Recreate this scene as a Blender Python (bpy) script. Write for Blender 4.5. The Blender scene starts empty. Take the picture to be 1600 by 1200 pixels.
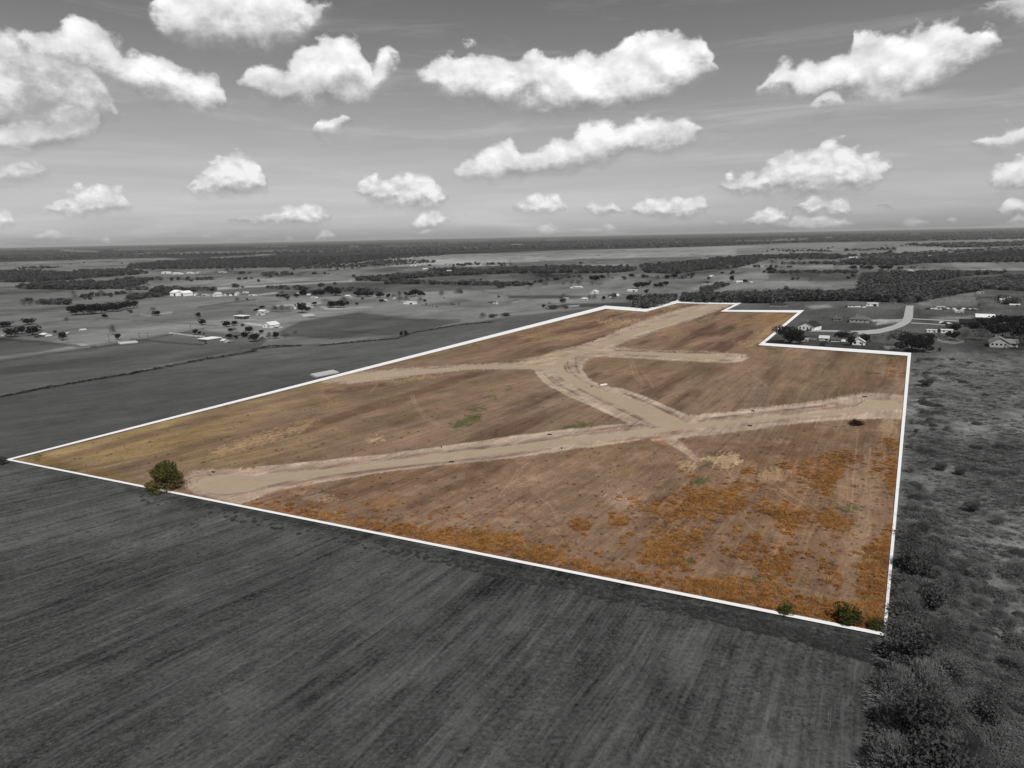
import bpy, bmesh, math, random
import numpy as np
from mathutils import Vector, Matrix, geometry
random.seed(7); RNG = np.random.default_rng(7)
S = bpy.context.scene; COL = S.collection
R = math.radians
# ------------------------------------------------------------------ camera
FPX = 1100.0; CAM_H = 80.0; PITCH = math.atan(231/1100); ROLL = R(1.146)
cF = np.array([0, math.cos(PITCH), -math.sin(PITCH)])
_u = np.array([0, math.sin(PITCH), math.cos(PITCH)]); _r = np.array([1.0, 0, 0])
cR = math.cos(ROLL)*_r - math.sin(ROLL)*_u; cU = math.sin(ROLL)*_r + math.cos(ROLL)*_u
cam = bpy.data.cameras.new('camera'); camo = bpy.data.objects.new('camera', cam); COL.objects.link(camo)
cam.sensor_width = 36; cam.lens = FPX/1600*36; cam.clip_start = 1; cam.clip_end = 200000
camo.matrix_world = Matrix(((cR[0], cU[0], -cF[0], 0), (cR[1], cU[1], -cF[1], 0), (cR[2], cU[2], -cF[2], CAM_H), (0, 0, 0, 1)))
S.camera = camo
# ------------------------------------------------------------------ light
SUN_EL, SUN_AZ = R(52), R(162)           # azimuth clockwise from +Y (the way the camera looks)
sd = Vector((math.sin(SUN_AZ)*math.cos(SUN_EL), math.cos(SUN_AZ)*math.cos(SUN_EL), math.sin(SUN_EL)))
sun = bpy.data.lights.new('sun', 'SUN'); sun.energy = 3.6; sun.angle = R(0.55); sun.color = (1, 0.99, 0.975)
so = bpy.data.objects.new('sun', sun); COL.objects.link(so); so.rotation_euler = sd.to_track_quat('Z', 'Y').to_euler()
S.view_settings.view_transform = 'Standard'; S.view_settings.look = 'None'
S.view_settings.exposure = 0; S.view_settings.gamma = 1; S.view_settings.use_curve_mapping = False
S.cycles.max_bounces = 5; S.cycles.diffuse_bounces = 2; S.cycles.transparent_max_bounces = 8; S.cycles.volume_bounces = 0
S.cycles.use_denoising = True

# ------------------------------------------------------------------ node helpers
class NT:
    def __init__(s, tree): s.t = tree; s.n = tree.nodes; s.l = tree.links
    def new(s, kind, **kw):
        n = s.n.new(kind)
        for k, v in kw.items(): setattr(n, k, v)
        return n
    def put(s, sock, v):
        if v is None: return
        if hasattr(v, 'is_output') or isinstance(v, bpy.types.NodeSocket): s.l.new(v, sock)
        else: sock.default_value = v
    def m(s, op, a, b=None, c=None, clamp=False):
        n = s.n.new('ShaderNodeMath'); n.operation = op; n.use_clamp = clamp
        s.put(n.inputs[0], a); s.put(n.inputs[1], b); s.put(n.inputs[2], c); return n.outputs[0]
    def vm(s, op, a, b=None):
        n = s.n.new('ShaderNodeVectorMath'); n.operation = op
        s.put(n.inputs[0], a); s.put(n.inputs[1], b); return n.outputs[0]
    def mr(s, v, a, b, c, d, smooth=False):
        n = s.n.new('ShaderNodeMapRange'); n.clamp = True
        if smooth: n.interpolation_type = 'SMOOTHSTEP'
        for i, x in enumerate((v, a, b, c, d)): s.put(n.inputs[i], x)
        return n.outputs[0]
    def noise(s, vec, scale, detail=4, rough=0.55, dist=0.0, out=0):
        n = s.n.new('ShaderNodeTexNoise'); s.put(n.inputs['Vector'], vec)
        n.inputs['Scale'].default_value = scale; n.inputs['Detail'].default_value = detail
        n.inputs['Roughness'].default_value = rough; n.inputs['Distortion'].default_value = dist
        return n.outputs[out]
    def mix(s, f, a, b, kind='MIX'):
        n = s.n.new('ShaderNodeMix'); n.data_type = 'RGBA'; n.blend_type = kind
        s.put(n.inputs[0], f); s.put(n.inputs[6], a); s.put(n.inputs[7], b); return n.outputs[2]
    def comb(s, x, y, z=0.0):
        n = s.n.new('ShaderNodeCombineXYZ'); s.put(n.inputs[0], x); s.put(n.inputs[1], y); s.put(n.inputs[2], z); return n.outputs[0]
    def sep(s, v):
        n = s.n.new('ShaderNodeSeparateXYZ'); s.put(n.inputs[0], v); return n.outputs
def g4(v): return (v, v, v, 1)
def lin(c):                      # 0..255 sRGB -> linear
    c = np.asarray(c, float)/255; return np.where(c <= .04045, c/12.92, ((c+.055)/1.055)**2.4)

# ------------------------------------------------------------------ sky: grey daylight with cumulus at their compass bearings
def pix_dir(x, y):
    d = cF*FPX + cR*(x-800) + cU*(600-y); return d/np.linalg.norm(d)
AZM, ELM = 46.0, 34.0
def pix_sky(x, y):
    d = pix_dir(x, y); return math.degrees(math.atan2(d[0], d[1]))/AZM*.5+.5, math.degrees(math.asin(d[2]))/ELM
CLOUD_ROWS = [  # (softness/noise size, brightness, list of clouds as (x, top, base) profiles)
 (1.0, 1.0, [[(236,15,30),(250,-20,60),(280,-60,72),(350,-80,77),(400,-80,78),(440,-50,68),(480,-10,50),(500,3,35),(524,14,18)],
        [(1528,20,22),(1550,5,22),(1580,-15,20),(1600,-25,30),(1640,-35,40),(1700,-40,45),(1760,0,5)]]),
 (1.0, 1.0, [[(38,62,80),(60,38,100),(110,34,112),(150,36,125),(170,45,135),(200,62,145),(230,76,158),(260,85,166),(290,105,174),(320,108,180),(345,125,176),(358,150,156)],
        [(366,125,130),(382,92,148),(410,83,157),(440,92,162),(470,75,165),(500,62,162),(530,55,154),(560,60,150),(577,95,148),(590,88,140),(605,70,118),(630,88,100)],
        [(650,115,118),(675,92,138),(700,76,155),(740,68,167),(765,80,168),(800,90,160),(830,80,168),(860,82,175),(900,78,178),(940,82,176),(960,70,173),(990,52,166),(1020,50,156),(1060,50,145),(1100,62,122),(1112,80,116),(1126,95,105)],
        [(1184,140,146),(1215,110,150),(1250,92,152),(1300,98,152),(1325,88,152),(1337,44,157),(1370,38,163),(1400,36,165),(1420,48,162),(1450,42,150),(1480,20,136),(1500,22,116),(1520,52,102),(1545,42,86),(1562,60,68)]]),
 (1.1, .80, [[(-200,20,200),(-60,30,200),(0,42,200),(20,48,200),(40,58,198),(80,66,192),(120,96,188),(150,120,186),(180,165,182)]]),
 (.85, .96, [[(-150,200,250),(0,196,238),(20,190,238),(60,178,238),(100,168,226),(140,168,200),(152,180,184)],
        [(484,198,204),(495,184,213),(520,183,216),(540,179,211),(554,192,200)],
        [(708,268,272),(730,244,277),(760,234,279),(780,222,281),(800,214,281),(818,240,281),(850,229,277),(880,213,270),(920,193,264),(945,188,259),(962,202,253),(990,187,246),(1030,184,237),(1070,192,229),(1100,200,210)],
        [(1264,165,168),(1275,150,177),(1300,151,179),(1317,162,168)],
        [(1518,225,228),(1540,199,231),(1580,190,231),(1640,188,231),(1700,200,235)]]),
 (.62, .62, [[(-100,250,290),(0,250,284),(40,250,284),(78,262,270)]]),
 (.62, .80, [[(66,328,332),(90,308,335),(120,296,336),(150,290,336),(180,284,331),(198,306,326),(207,320,322)],
        [(284,295,298),(310,279,304),(340,249,306),(370,234,306),(395,243,303),(415,266,299),(418,285,287)],
        [(551,295,298),(575,276,316),(600,276,323),(640,271,326),(660,266,326),(685,283,326),(696,310,315)],
        [(1120,290,292),(1140,274,303),(1180,268,304),(1210,239,304),(1240,231,304),(1270,229,304),(1300,211,302),(1330,228,301),(1360,238,299),(1395,254,262)],
        [(1540,268,270),(1560,261,300),(1600,240,300),(1660,235,300)]]),
 (.42, .75, [[(-60,320,362),(0,325,360),(22,328,355),(26,345,346)],
        [(355,343,345),(375,336,348),(400,339,349),(430,329,351),(455,318,351),(490,318,351),(517,332,342)],
        [(640,350,352),(660,333,358),(690,330,354),(705,345,347)],
        [(798,322,325),(820,306,333),(850,301,333),(870,302,333),(889,318,325)],
        [(910,322,324),(930,314,336),(960,317,336),(978,325,330)],
        [(981,328,332),(1000,314,339),(1035,304,341),(1070,307,341),(1102,308,328)],
        [(1158,345,348),(1190,330,351),(1210,324,351),(1237,340,345)],
        [(1240,325,328),(1260,309,333),(1295,305,336),(1325,313,336),(1332,325,328)],
        [(1370,322,324),(1385,313,325),(1400,322,324)],
        [(1553,325,328),(1575,309,336),(1640,308,336)]]),
 (.28, .55, [[(40,370,372),(75,359,377),(112,368,374)],[(150,378,379),(168,372,381),(184,378,380)],[(310,372,374),(324,365,376),(334,371,374)],
        [(434,375,377),(452,369,379),(472,374,376)],[(488,374,376),(510,356,378),(529,368,372)],[(640,364,366),(662,356,370),(686,363,366)],
        [(836,358,362),(855,349,368),(878,354,358)],[(936,354,356),(950,346,363),(967,354,357)],[(1112,350,352),(1130,341,356),(1146,348,350)],
        [(1195,352,354),(1240,339,360),(1290,336,360),(1342,346,352)],
        [(1403,349,351),(1425,337,356),(1458,348,352)],[(1472,343,345),(1487,331,352),(1500,343,346)],[(1568,350,352),(1590,336,354),(1640,344,352)]]),
]
def build_world():
    w = bpy.data.worlds.new('World'); S.world = w; w.use_nodes = True; t = NT(w.node_tree); t.n.clear()
    tc = t.new('ShaderNodeTexCoord').outputs['Generated']
    d = t.vm('NORMALIZE', tc); x, y, z = t.sep(d)
    az = t.m('MULTIPLY_ADD', t.m('ARCTAN2', x, y), 1/R(AZM)*.5, .5)
    az = t.m('PINGPONG', az, 1.0)                      # beyond the frame the cloud field simply goes on
    el = t.m('DIVIDE', t.m('ARCSINE', z), R(ELM))
    sky = t.new('ShaderNodeTexSky', sky_type='NISHITA', sun_disc=False, sun_elevation=SUN_EL, sun_rotation=SUN_AZ, altitude=100, dust_density=1.5)
    bw = t.new('ShaderNodeRGBToBW'); t.l.new(sky.outputs[0], bw.inputs[0])
    # base air brightness: the sky texture's own brightness with a gentle contrast, thin high haze streaks
    pv = t.comb(t.m('MULTIPLY', az, 6.0), t.m('MULTIPLY', el, 26.0), 3.3)
    streak = t.noise(pv, 1.0, 5, .6, .4)
    lowm = t.mr(el, .05, .5, 1.0, 0.0)
    base = t.m('MULTIPLY', t.m('POWER', t.m('MULTIPLY', bw.outputs[0], SKY_GAIN), SKY_POW), t.m('MULTIPLY_ADD', t.m('MULTIPLY', t.m('SUBTRACT', streak, .5), lowm), .45, 1.0))
    base = t.m('MULTIPLY', base, t.mr(el, 0.0, .85, 2.05, .49)); base = t.m('MULTIPLY', base, t.mr(el, 0.0, .10, 1.25, 1.0))
    cur = base
    # noise shared by the rows: one for large clouds, one for small
    nz = []
    for k, (fx, seed) in enumerate(((30.0, 1.7), (62.0, 8.1))):
        vec = t.comb(t.m('MULTIPLY', az, fx*1.25), t.m('MULTIPLY', el, fx*.62), seed)
        a = t.noise(vec, 1.0, 8, .6, 0); b = t.noise(t.vm('ADD', vec, (.06, .30, 0)), 1.0, 8, .6, 0)
        lo = t.noise(vec, .42, 3, .5)
        vo = t.new('ShaderNodeTexVoronoi', feature='SMOOTH_F1'); t.l.new(t.vm('ADD', vec, t.vm('SCALE', t.noise(vec, 1.6, 4, .6, 0, 1))), vo.inputs['Vector']); vo.inputs['Scale'].default_value = 1.15; vo.inputs['Smoothness'].default_value = .35
        for nd in t.n:
            if nd.type == 'VECT_MATH' and nd.operation == 'SCALE' and nd.inputs['Scale'].default_value == 1.0: nd.inputs['Scale'].default_value = .45
        b0 = t.noise(vec, .8, 3, .55); b1 = t.noise(t.vm('ADD', vec, (.12, .5, 0)), .8, 3, .55)
        nz.append((a, b, lo, vo.outputs['Distance'], b0, b1))
    for ri, (soft, bright, clouds) in reversed(list(enumerate(CLOUD_ROWS))):
        pts = []; CW_ = []
        for c in clouds: CW_.append((pix_sky(c[0][0], c[0][1])[0], pix_sky(c[-1][0], c[-1][1])[0]))
        for ci, c in enumerate(clouds):
            pr = [(pix_sky(px, tp), pix_sky(px, bt)) for px, tp, bt in c]
            g0 = min([pr[0][0][0]-b_ for a_, b_ in CW_[:ci]]+[.03]); g1 = min([a_-pr[-1][0][0] for a_, b_ in CW_[ci+1:]]+[.03])
            pts.append(((pr[0][0][0]-.4*max(g0, .001), .5*(pr[0][0][1]+pr[0][1][1])-.06, .5*(pr[0][0][1]+pr[0][1][1])+.05)))
            for (a, tt), (_, bb) in pr: pts.append((a, tt, bb))
            pts.append(((pr[-1][0][0]+.4*max(g1, .001), .5*(pr[-1][0][1]+pr[-1][1][1])-.06, .5*(pr[-1][0][1]+pr[-1][1][1])+.05)))
        pts = sorted(p for p in pts if -.03 < p[0] < 1.03)
        cv = t.new('ShaderNodeRGBCurve'); mp = cv.mapping; mp.use_clip = True
        mp.clip_min_x = 0; mp.clip_min_y = 0; mp.clip_max_x = 1; mp.clip_max_y = 1
        for ch in (0, 1):
            c = mp.curves[ch]; last = -1; L = []
            for p in pts:
                a = min(1, max(0, p[0]))
                if a <= last+1e-4: continue
                last = a; v = p[1+ch]
                L.append((a, min(1, max(0, v/1.6+.12))))
            if L[0][0] > .001: L.insert(0, (0.0, L[0][1]))
            if L[-1][0] < .999: L.append((1.0, L[-1][1]))
            c.points[0].location = L[0]; c.points[1].location = L[-1]
            for a, v in L[1:-1]: c.points.new(a, v)
            for q in c.points: q.handle_type = 'VECTOR'
        mp.update()
        big = ri < 4
        n1, n2, n3, vor, b0, b1 = nz[0] if big else nz[1]
        # warp the bearing a little so that the outline curls
        azw = t.m('MULTIPLY_ADD', t.m('SUBTRACT', n3, .5), .020*soft, az)
        t.l.new(t.comb(azw, azw, azw), cv.inputs['Color'])
        cr, cg, _ = t.sep(cv.outputs[0])
        top = t.m('MULTIPLY', t.m('SUBTRACT', cr, .12), 1.6); bot = t.m('MULTIPLY', t.m('SUBTRACT', cg, .12), 1.6)
        nn = t.m('ADD', t.m('MULTIPLY', t.m('SUBTRACT', n1, .5), .10*soft), t.m('MULTIPLY', t.m('SUBTRACT', vor, .42), .038*soft))
        elw = t.m('ADD', el, nn)
        dt = t.m('DIVIDE', t.m('SUBTRACT', top, elw), .0085*soft+.003)
        db = t.m('DIVIDE', t.m('SUBTRACT', t.m('MULTIPLY_ADD', nn, -.45, elw), bot), .026*soft+.006)
        dd = t.m('MINIMUM', dt, db)
        al = t.mr(dd, -.55, 1.0, 0.0, 1.0, True)
        h = t.m('DIVIDE', t.m('SUBTRACT', elw, bot), t.m('MAXIMUM', t.m('SUBTRACT', top, bot), .03), clamp=True)
        body = t.mr(h, -.05, .50, .66, .98, True)
        rel = t.m('ADD', t.m('MULTIPLY', t.m('SUBTRACT', n1, n2), .26), t.m('MULTIPLY', t.m('SUBTRACT', b0, b1), .42)); rel = t.m('SUBTRACT', rel, t.m('MULTIPLY', t.m('SUBTRACT', vor, .35), .16))
        lowd = t.m('MULTIPLY', t.m('SUBTRACT', n3, .5), .2)
        lum = t.m('ADD', body, t.m('ADD', rel, lowd))
        edge = t.mr(dd, .3, 2.2, .90, 1.0)
        lum = t.m('MULTIPLY', lum, edge)
        lum = t.m('MINIMUM', t.m('MAXIMUM', lum, .55), 1.0)
        # from perceived grey to light
        lum = t.m('POWER', lum, 2.2)
        if bright < 1: lum = t.m('ADD', t.m('MULTIPLY', lum, bright), t.m('MULTIPLY', base, (1-bright)*.9))
        if ri == 2: al = t.m('MULTIPLY', al, t.mr(n1, .36, .56, .30, 1.0))
        if ri >= 7: al = t.m('MULTIPLY', al, .75)
        mixn = t.new('ShaderNodeMix', data_type='FLOAT')
        t.put(mixn.inputs[0], al); t.put(mixn.inputs[2], cur); t.put(mixn.inputs[3], lum); cur = mixn.outputs[0]
    vv = t.noise(t.comb(t.m('MULTIPLY', az, 5.0), t.m('MULTIPLY', el, 15.0), 21.0), 1.0, 7, .62, .6); va = t.m('MULTIPLY', t.mr(vv, .50, .72, 0, .5, True), t.mr(el, .05, .60, 1.0, .06))
    cur = t.m('ADD', cur, t.m('MULTIPLY', va, t.m('MAXIMUM', t.m('SUBTRACT', .62, cur), 0.0)))
    below = t.mr(z, -.01, 0.0, 0.0, 1.0)
    cur = t.m('MULTIPLY', cur, t.m('MULTIPLY_ADD', below, .8, .2))
    bg = t.new('ShaderNodeBackground'); t.l.new(t.m('MULTIPLY', cur, 10.0), bg.inputs[0]); bg.inputs[1].default_value = .1
    t.l.new(bg.outputs[0], t.new('ShaderNodeOutputWorld').inputs[0])
    w.cycles.sampling_method = 'MANUAL'; w.cycles.sample_map_resolution = 512
SKY_GAIN, SKY_POW = .052, 1.0
HAZE = 2.2e-5
build_world()
# ------------------------------------------------------------------ pixel <-> ground survey (used only to read positions off the photograph)
def gp(x, y, z=0.0):
    d = cF*FPX + cR*(x-800) + cU*(600-y); t = (z-CAM_H)/d[2]; return Vector((d[0]*t, d[1]*t, z))
def proj(X, Y, Z=0.0):
    p = np.stack([np.asarray(X, float), np.asarray(Y, float), np.zeros_like(np.asarray(X, float))+Z-CAM_H], -1)
    f = p@cF; ok = f > 1; ff = np.where(ok, f, 1)
    return np.where(ok, 800+FPX*(p@cR)/ff, -9999), np.where(ok, 600-FPX*(p@cU)/ff, 99999)
def mpp(x, y):                  # metres per photo pixel at that ground point
    p = gp(x, y); return float(np.dot(np.array([p[0], p[1], -CAM_H]), cF))/FPX
def sdist(px, py, poly):        # signed distance (inside negative)
    poly = np.asarray(poly, float); n = len(poly); d = np.full(px.shape, 1e18); ins = np.zeros(px.shape, bool)
    for i in range(n):
        a, b = poly[i], poly[(i+1) % n]; e = b-a; wx, wy = px-a[0], py-a[1]
        tt = np.clip((wx*e[0]+wy*e[1])/(e@e+1e-12), 0, 1)
        d = np.minimum(d, (wx-e[0]*tt)**2+(wy-e[1]*tt)**2)
        c = ((a[1] <= py) != (b[1] <= py))
        if abs(e[1]) > 1e-9: ins ^= c & (px < a[0]+(py-a[1])*e[0]/e[1])
    d = np.sqrt(d); return np.where(ins, -d, d)
def pdist(px, py, line):
    line = np.asarray(line, float); d = np.full(px.shape, 1e18)
    for a, b in zip(line[:-1], line[1:]):
        e = b-a; wx, wy = px-a[0], py-a[1]; tt = np.clip((wx*e[0]+wy*e[1])/(e@e+1e-12), 0, 1)
        d = np.minimum(d, (wx-e[0]*tt)**2+(wy-e[1]*tt)**2)
    return np.sqrt(d)
def vnoise(x, y, seed=0):       # value noise
    xi, yi = np.floor(x).astype(np.int64), np.floor(y).astype(np.int64); fx, fy = x-xi, y-yi
    fx = fx*fx*(3-2*fx); fy = fy*fy*(3-2*fy)
    def h(a, b):
        k = (a*374761393 + b*668265263 + seed*974634777) & 0xffffffff; k = ((k ^ (k >> 13))*1274126177) & 0xffffffff
        return ((k ^ (k >> 16)) & 0xffff)/65535.0
    return (h(xi, yi)*(1-fx)+h(xi+1, yi)*fx)*(1-fy)+(h(xi, yi+1)*(1-fx)+h(xi+1, yi+1)*fx)*fy
def fbm(x, y, o=4, seed=0):
    s = 0; a = .5; t = 0
    for i in range(o): s = s+a*vnoise(x*2**i, y*2**i, seed+i); t += a; a *= .55
    return s/t
TH = R(29.6); CT, ST = math.cos(TH), math.sin(TH)   # the whole survey grid is turned about 30 degrees from the view
def rowuv(X, Y): return X*CT-Y*ST, X*ST+Y*CT         # across rows, along rows

class Paint:
    def __init__(s, X, Y):
        s.X, s.Y = X, Y; s.px, s.py = proj(X, Y)
        n = len(X); s.c = np.zeros((n, 4)); s.u, s.v = rowuv(X, Y)
        s.c[:, 3] = 1
    def col(s, c):
        c = np.atleast_1d(np.asarray(c, float)); c = np.repeat(c, 3) if c.size == 1 else c
        return lin(c)/1.12
    def box(s, P, m):
        P = np.asarray(P, float)
        return np.nonzero((s.px > P[:, 0].min()-m) & (s.px < P[:, 0].max()+m) & (s.py > P[:, 1].min()-m) & (s.py < P[:, 1].max()+m))[0]
    def poly(s, P, c, soft=.8, warp=0, wscale=.05, k=1.0, amp=None, thr=0):
        P = np.asarray(P, float); i = s.box(P, soft+warp*1.5+4)
        if not len(i): return
        d = sdist(s.px[i], s.py[i], P)
        if warp: d = d + (fbm(s.u[i]*wscale*2.2, s.v[i]*wscale, 5, int(abs(P[0, 0]))+3)-.5)*2.4*warp
        a = np.clip(.5-d/(soft*2), 0, 1)*k
        s.c[i, :3] = s.c[i, :3]*(1-a[:, None]) + s.col(c)*a[:, None]
        if amp is not None: s.c[i, 3] = s.c[i, 3]*(1-a)+amp*a
    def line(s, L, w, c, soft=.8, k=1.0, warp=0):
        i = s.box(L, w+soft+3+warp)
        if not len(i): return
        d = pdist(s.px[i], s.py[i], L)-w/2
        if warp: d = d+(vnoise(s.u[i]*.25, s.v[i]*.25, 5)-.5)*2*warp
        a = np.clip(.5-d/(soft*2), 0, 1)*k
        s.c[i, :3] = s.c[i, :3]*(1-a[:, None]) + s.col(c)*a[:, None]

BOUND = [(13,718),(946,480),(1009,484.5),(1058,471),(1153.5,474.5),(1131,485.5),(1251.5,486.5),(1190,537.5),(1421,553.5),(1382,991)]
def sheet(name, X, Y, quads, cols, mat, z=0.0, Z=None, rows=None):
    me = bpy.data.meshes.new(name); n = len(X); q = np.asarray(quads, np.int32)
    co = np.empty((n, 3), np.float32); co[:, 0] = X; co[:, 1] = Y; co[:, 2] = z if Z is None else Z
    me.vertices.add(n); me.vertices.foreach_set('co', co.ravel())
    me.loops.add(q.size); me.loops.foreach_set('vertex_index', q.ravel())
    me.polygons.add(len(q)); me.polygons.foreach_set('loop_start', np.arange(len(q), dtype=np.int32)*4)
    me.polygons.foreach_set('loop_total', np.full(len(q), 4, np.int32))
    me.update(calc_edges=True); me.validate()
    if cols is not None:
        a = me.color_attributes.new('soil', 'FLOAT_COLOR', 'POINT'); a.data.foreach_set('color', cols.astype(np.float32).ravel())
    if rows is not None:
        a = me.attributes.new('rows', 'FLOAT', 'POINT'); a.data.foreach_set('value', rows.astype(np.float32))
    me.materials.append(mat); o = bpy.data.objects.new(name, me); COL.objects.link(o); o['kind'] = 'structure'; return o

def mat_soil(name, grain=1.0, fineline=1.9):
    m = bpy.data.materials.new(name); m.use_nodes = True; t = NT(m.node_tree); t.n.clear()
    at = t.new('ShaderNodeAttribute', attribute_name='soil')
    pos = t.new('ShaderNodeNewGeometry').outputs['Position']; x, y, z = t.sep(pos)
    u = t.m('SUBTRACT', t.m('MULTIPLY', x, CT), t.m('MULTIPLY', y, ST)); v = t.m('ADD', t.m('MULTIPLY', x, ST), t.m('MULTIPLY', y, CT))
    # the mown rows bend where the tractor turned: shift across by a smooth function of the way along
    bend = t.m('MULTIPLY', t.m('SUBTRACT', t.noise(pos, .009, 1, .5), .5), 16.0)
    west = t.m('MAXIMUM', t.m('SUBTRACT', -70.0, u), 0.0)
    bend2 = t.m('MULTIPLY', t.m('MULTIPLY', west, t.m('SUBTRACT', 110.0, v)), .0022)
    ub = t.m('ADD', u, t.m('ADD', bend, bend2))
    rv = t.comb(ub, t.m('MULTIPLY', v, .045), 0)
    s1 = t.noise(rv, .42, 6, .62, .2); s2 = t.noise(t.comb(ub, t.m('MULTIPLY', v, .045), 4.0), 1.3, 4, .65, .05)
    sl = t.noise(t.comb(t.m('MULTIPLY', ub, .5), t.m('MULTIPLY', v, .16), 9.0), .12, 4, .6, .5)
    patch = t.noise(pos, .035, 6, .62, .3); fine = t.noise(pos, 1.15, 5, .72)
    wisp = t.mr(t.noise(t.comb(ub, t.m('MULTIPLY', v, .035), 2.0), 2.6, 3, .6), .66, .74, 0, 1)
    spot = t.mr(t.noise(pos, .07, 3, .5), .52, .66, 0, 1)
    rw = t.new('ShaderNodeAttribute', attribute_name='rows').outputs['Fac']
    mott = t.noise(pos, .13, 5, .7)
    f = t.m('MULTIPLY', t.m('SUBTRACT', s1, .5), 1.7)
    f = t.m('ADD', f, t.m('MULTIPLY', t.m('SUBTRACT', s2, .5), fineline))
    f = t.m('ADD', f, t.m('MULTIPLY', t.m('SUBTRACT', sl, .5), 1.5))
    wob = t.noise(pos, .03, 2, .5); ph = t.m('FRACT', t.m('MULTIPLY_ADD', wob, 1.6, t.m('MULTIPLY', ub, 1/5.6))); tri = t.m('ABSOLUTE', t.m('SUBTRACT', ph, .5))
    mow = t.m('MULTIPLY', t.mr(tri, .0, .085, 1.0, 0.0), t.mr(t.noise(t.comb(t.m('MULTIPLY', ub, .35), t.m('MULTIPLY', v, .045), 6.0), 1.0, 3, .6), .42, .62, 0, 1))
    f = t.m('ADD', f, t.m('MULTIPLY', mow, .42))
    f = t.m('MULTIPLY', f, rw)
    f = t.m('ADD', f, t.m('MULTIPLY', t.m('SUBTRACT', mott, .5), t.m('MULTIPLY_ADD', rw, -1.3, 2.7)))
    f = t.m('ADD', f, t.m('MULTIPLY', t.m('SUBTRACT', patch, .5), 1.2))
    f = t.m('ADD', f, t.m('MULTIPLY', t.m('SUBTRACT', fine, .5), 2.5*grain))
    f = t.m('ADD', f, t.m('MULTIPLY', t.m('MULTIPLY', wisp, spot), 1.6))
    f = t.m('MULTIPLY', f, at.outputs['Alpha'])
    f = t.m('MAXIMUM', t.m('ADD', f, 1.0), .22)
    colr = t.vm('SCALE', at.outputs['Color']); t.put(colr.node.inputs['Scale'], f)
    # soil hue wanders slightly
    b = t.new('ShaderNodeBsdfPrincipled'); t.l.new(colr, b.inputs['Base Color']); b.inputs['Roughness'].default_value = .95
    b.inputs['Specular IOR Level'].default_value = .1
    bp = t.new('ShaderNodeBump'); bp.inputs['Strength'].default_value = .55; bp.inputs['Distance'].default_value = .25
    t.l.new(t.m('ADD', t.m('MULTIPLY', s2, .5), fine), bp.inputs['Height']); t.l.new(bp.outputs[0], b.inputs['Normal'])
    t.l.new(b.outputs[0], t.new('ShaderNodeOutputMaterial').inputs[0]); return m
M_GROUND = mat_soil('grey pasture'); M_FIELD = mat_soil('dry brown field', 1.0, 1.15)

# ---- grids: polar about the foot of the camera; ring spacing follows what the eye resolves
def polar(ys, angs):
    r = np.array([CAM_H*FPX/y for y in ys]); A, RR = np.meshgrid(np.radians(angs), r)
    return (RR*np.sin(A)).ravel(), (RR*np.cos(A)).ravel(), len(r), len(angs)
def quads_of(nr, na):
    i = np.arange((nr-1)*(na-1)); a = i//(na-1)*na+i % (na-1); return np.stack([a, a+1, a+na+1, a+na], 1)
ys = np.concatenate([[2200, 1800, 1500, 1300], np.arange(1150, 300, -3.0), np.arange(300, 30, -1.5), np.arange(30, 2, -.6), [1.97]])
angs = np.concatenate([np.arange(-180, -46, 6), np.arange(-46, 46.01, .14), np.arange(48, 181, 6)])
angs[0] = -180; angs = np.append(angs, 180) if angs[-1] < 180 else angs
GX, GY, NR, NA = polar(ys, angs)
P = Paint(GX, GY)
# --- grey land, far to near (photo coordinates, photo grey)
P.c[:, :3] = P.col(84)
f01 = fbm(GX*.00025+9, GY*.0006, 5, 3)
P.c[:, 3] = .55
E_ = 1900
C0 = [(-300,411),(0,410),(100,407),(260,403),(330,408),(400,417),(450,417),(520,411),(600,404),(700,398),(800,397),(900,391),(1000,389),(1100,386),(1140,384),(1230,380),(1340,378),(1440,377),(1600,372),(E_,371)]
P.poly([(-400,340),(E_,330)]+C0[::-1], 62, 1.2, amp=.5)
P.poly([(-400,376),(E_,345),(E_,362),(1200,367),(800,378),(400,384),(-400,394)], 80, 4, amp=.4)
for a, b, y0, y1, w, c in [(95,150,391,393,2.2,150),(180,262,390,389,1.6,130),(200,240,396,396,2.4,118),(250,310,397,395,2.4,125),(320,400,395,394,1.8,140),(330,420,403,398,2,130),(100,180,412,408,2,115),
        (400,445,394,392,2.4,125),(450,590,393,390,2,128),(400,430,398,397,1.4,140),(400,450,386,385,1.5,118),(545,560,385,385,1.4,140),(600,690,384,382,2,120),(690,755,389,387,1.6,130),(600,640,389,388,1.4,118),(720,756,388,387,1.3,150),
        (800,815,382,382,1.4,125),(855,880,375,375,1,120),(925,935,384,383,1.2,120),(1040,1065,380,379,1.6,125),(1150,1200,377,376,1.6,110),(1215,1263,375,373,2,125),(1200,1245,376,374,1.5,115),(1290,1300,371,371,1.2,140),
        (1424,1440,366,365,1.2,120),(1450,1560,375,372,1.6,128),(1470,1600,379,377,2,138),(0,80,397,396,1.4,95),(690,720,381,380,1.2,115),(700,760,377,376,1,100)]:
    P.line([(a, y0), (b, y1)], w, c, 1.2, .85)
P.poly(C0+[(E_,1300),(-400,1300)], 121, 1.0, amp=.5)
P.poly([(-300,412),(0,411),(60,409),(110,407),(200,405),(200,412),(130,418),(60,420),(0,424),(-300,426)], 130, .8, 1.5, .004)
P.poly([(-300,440),(0,442),(60,438),(140,432),(220,424),(330,420),(420,418),(560,414),(620,416),(600,424),(520,428),(400,432),(300,437),(200,446),(90,450),(-300,456)], 122, 1, 2, .004)
P.poly([(-300,452),(0,452),(200,452),(260,456),(200,470),(110,478),(-300,480)], 108, 1.5, 3, .004)
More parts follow.
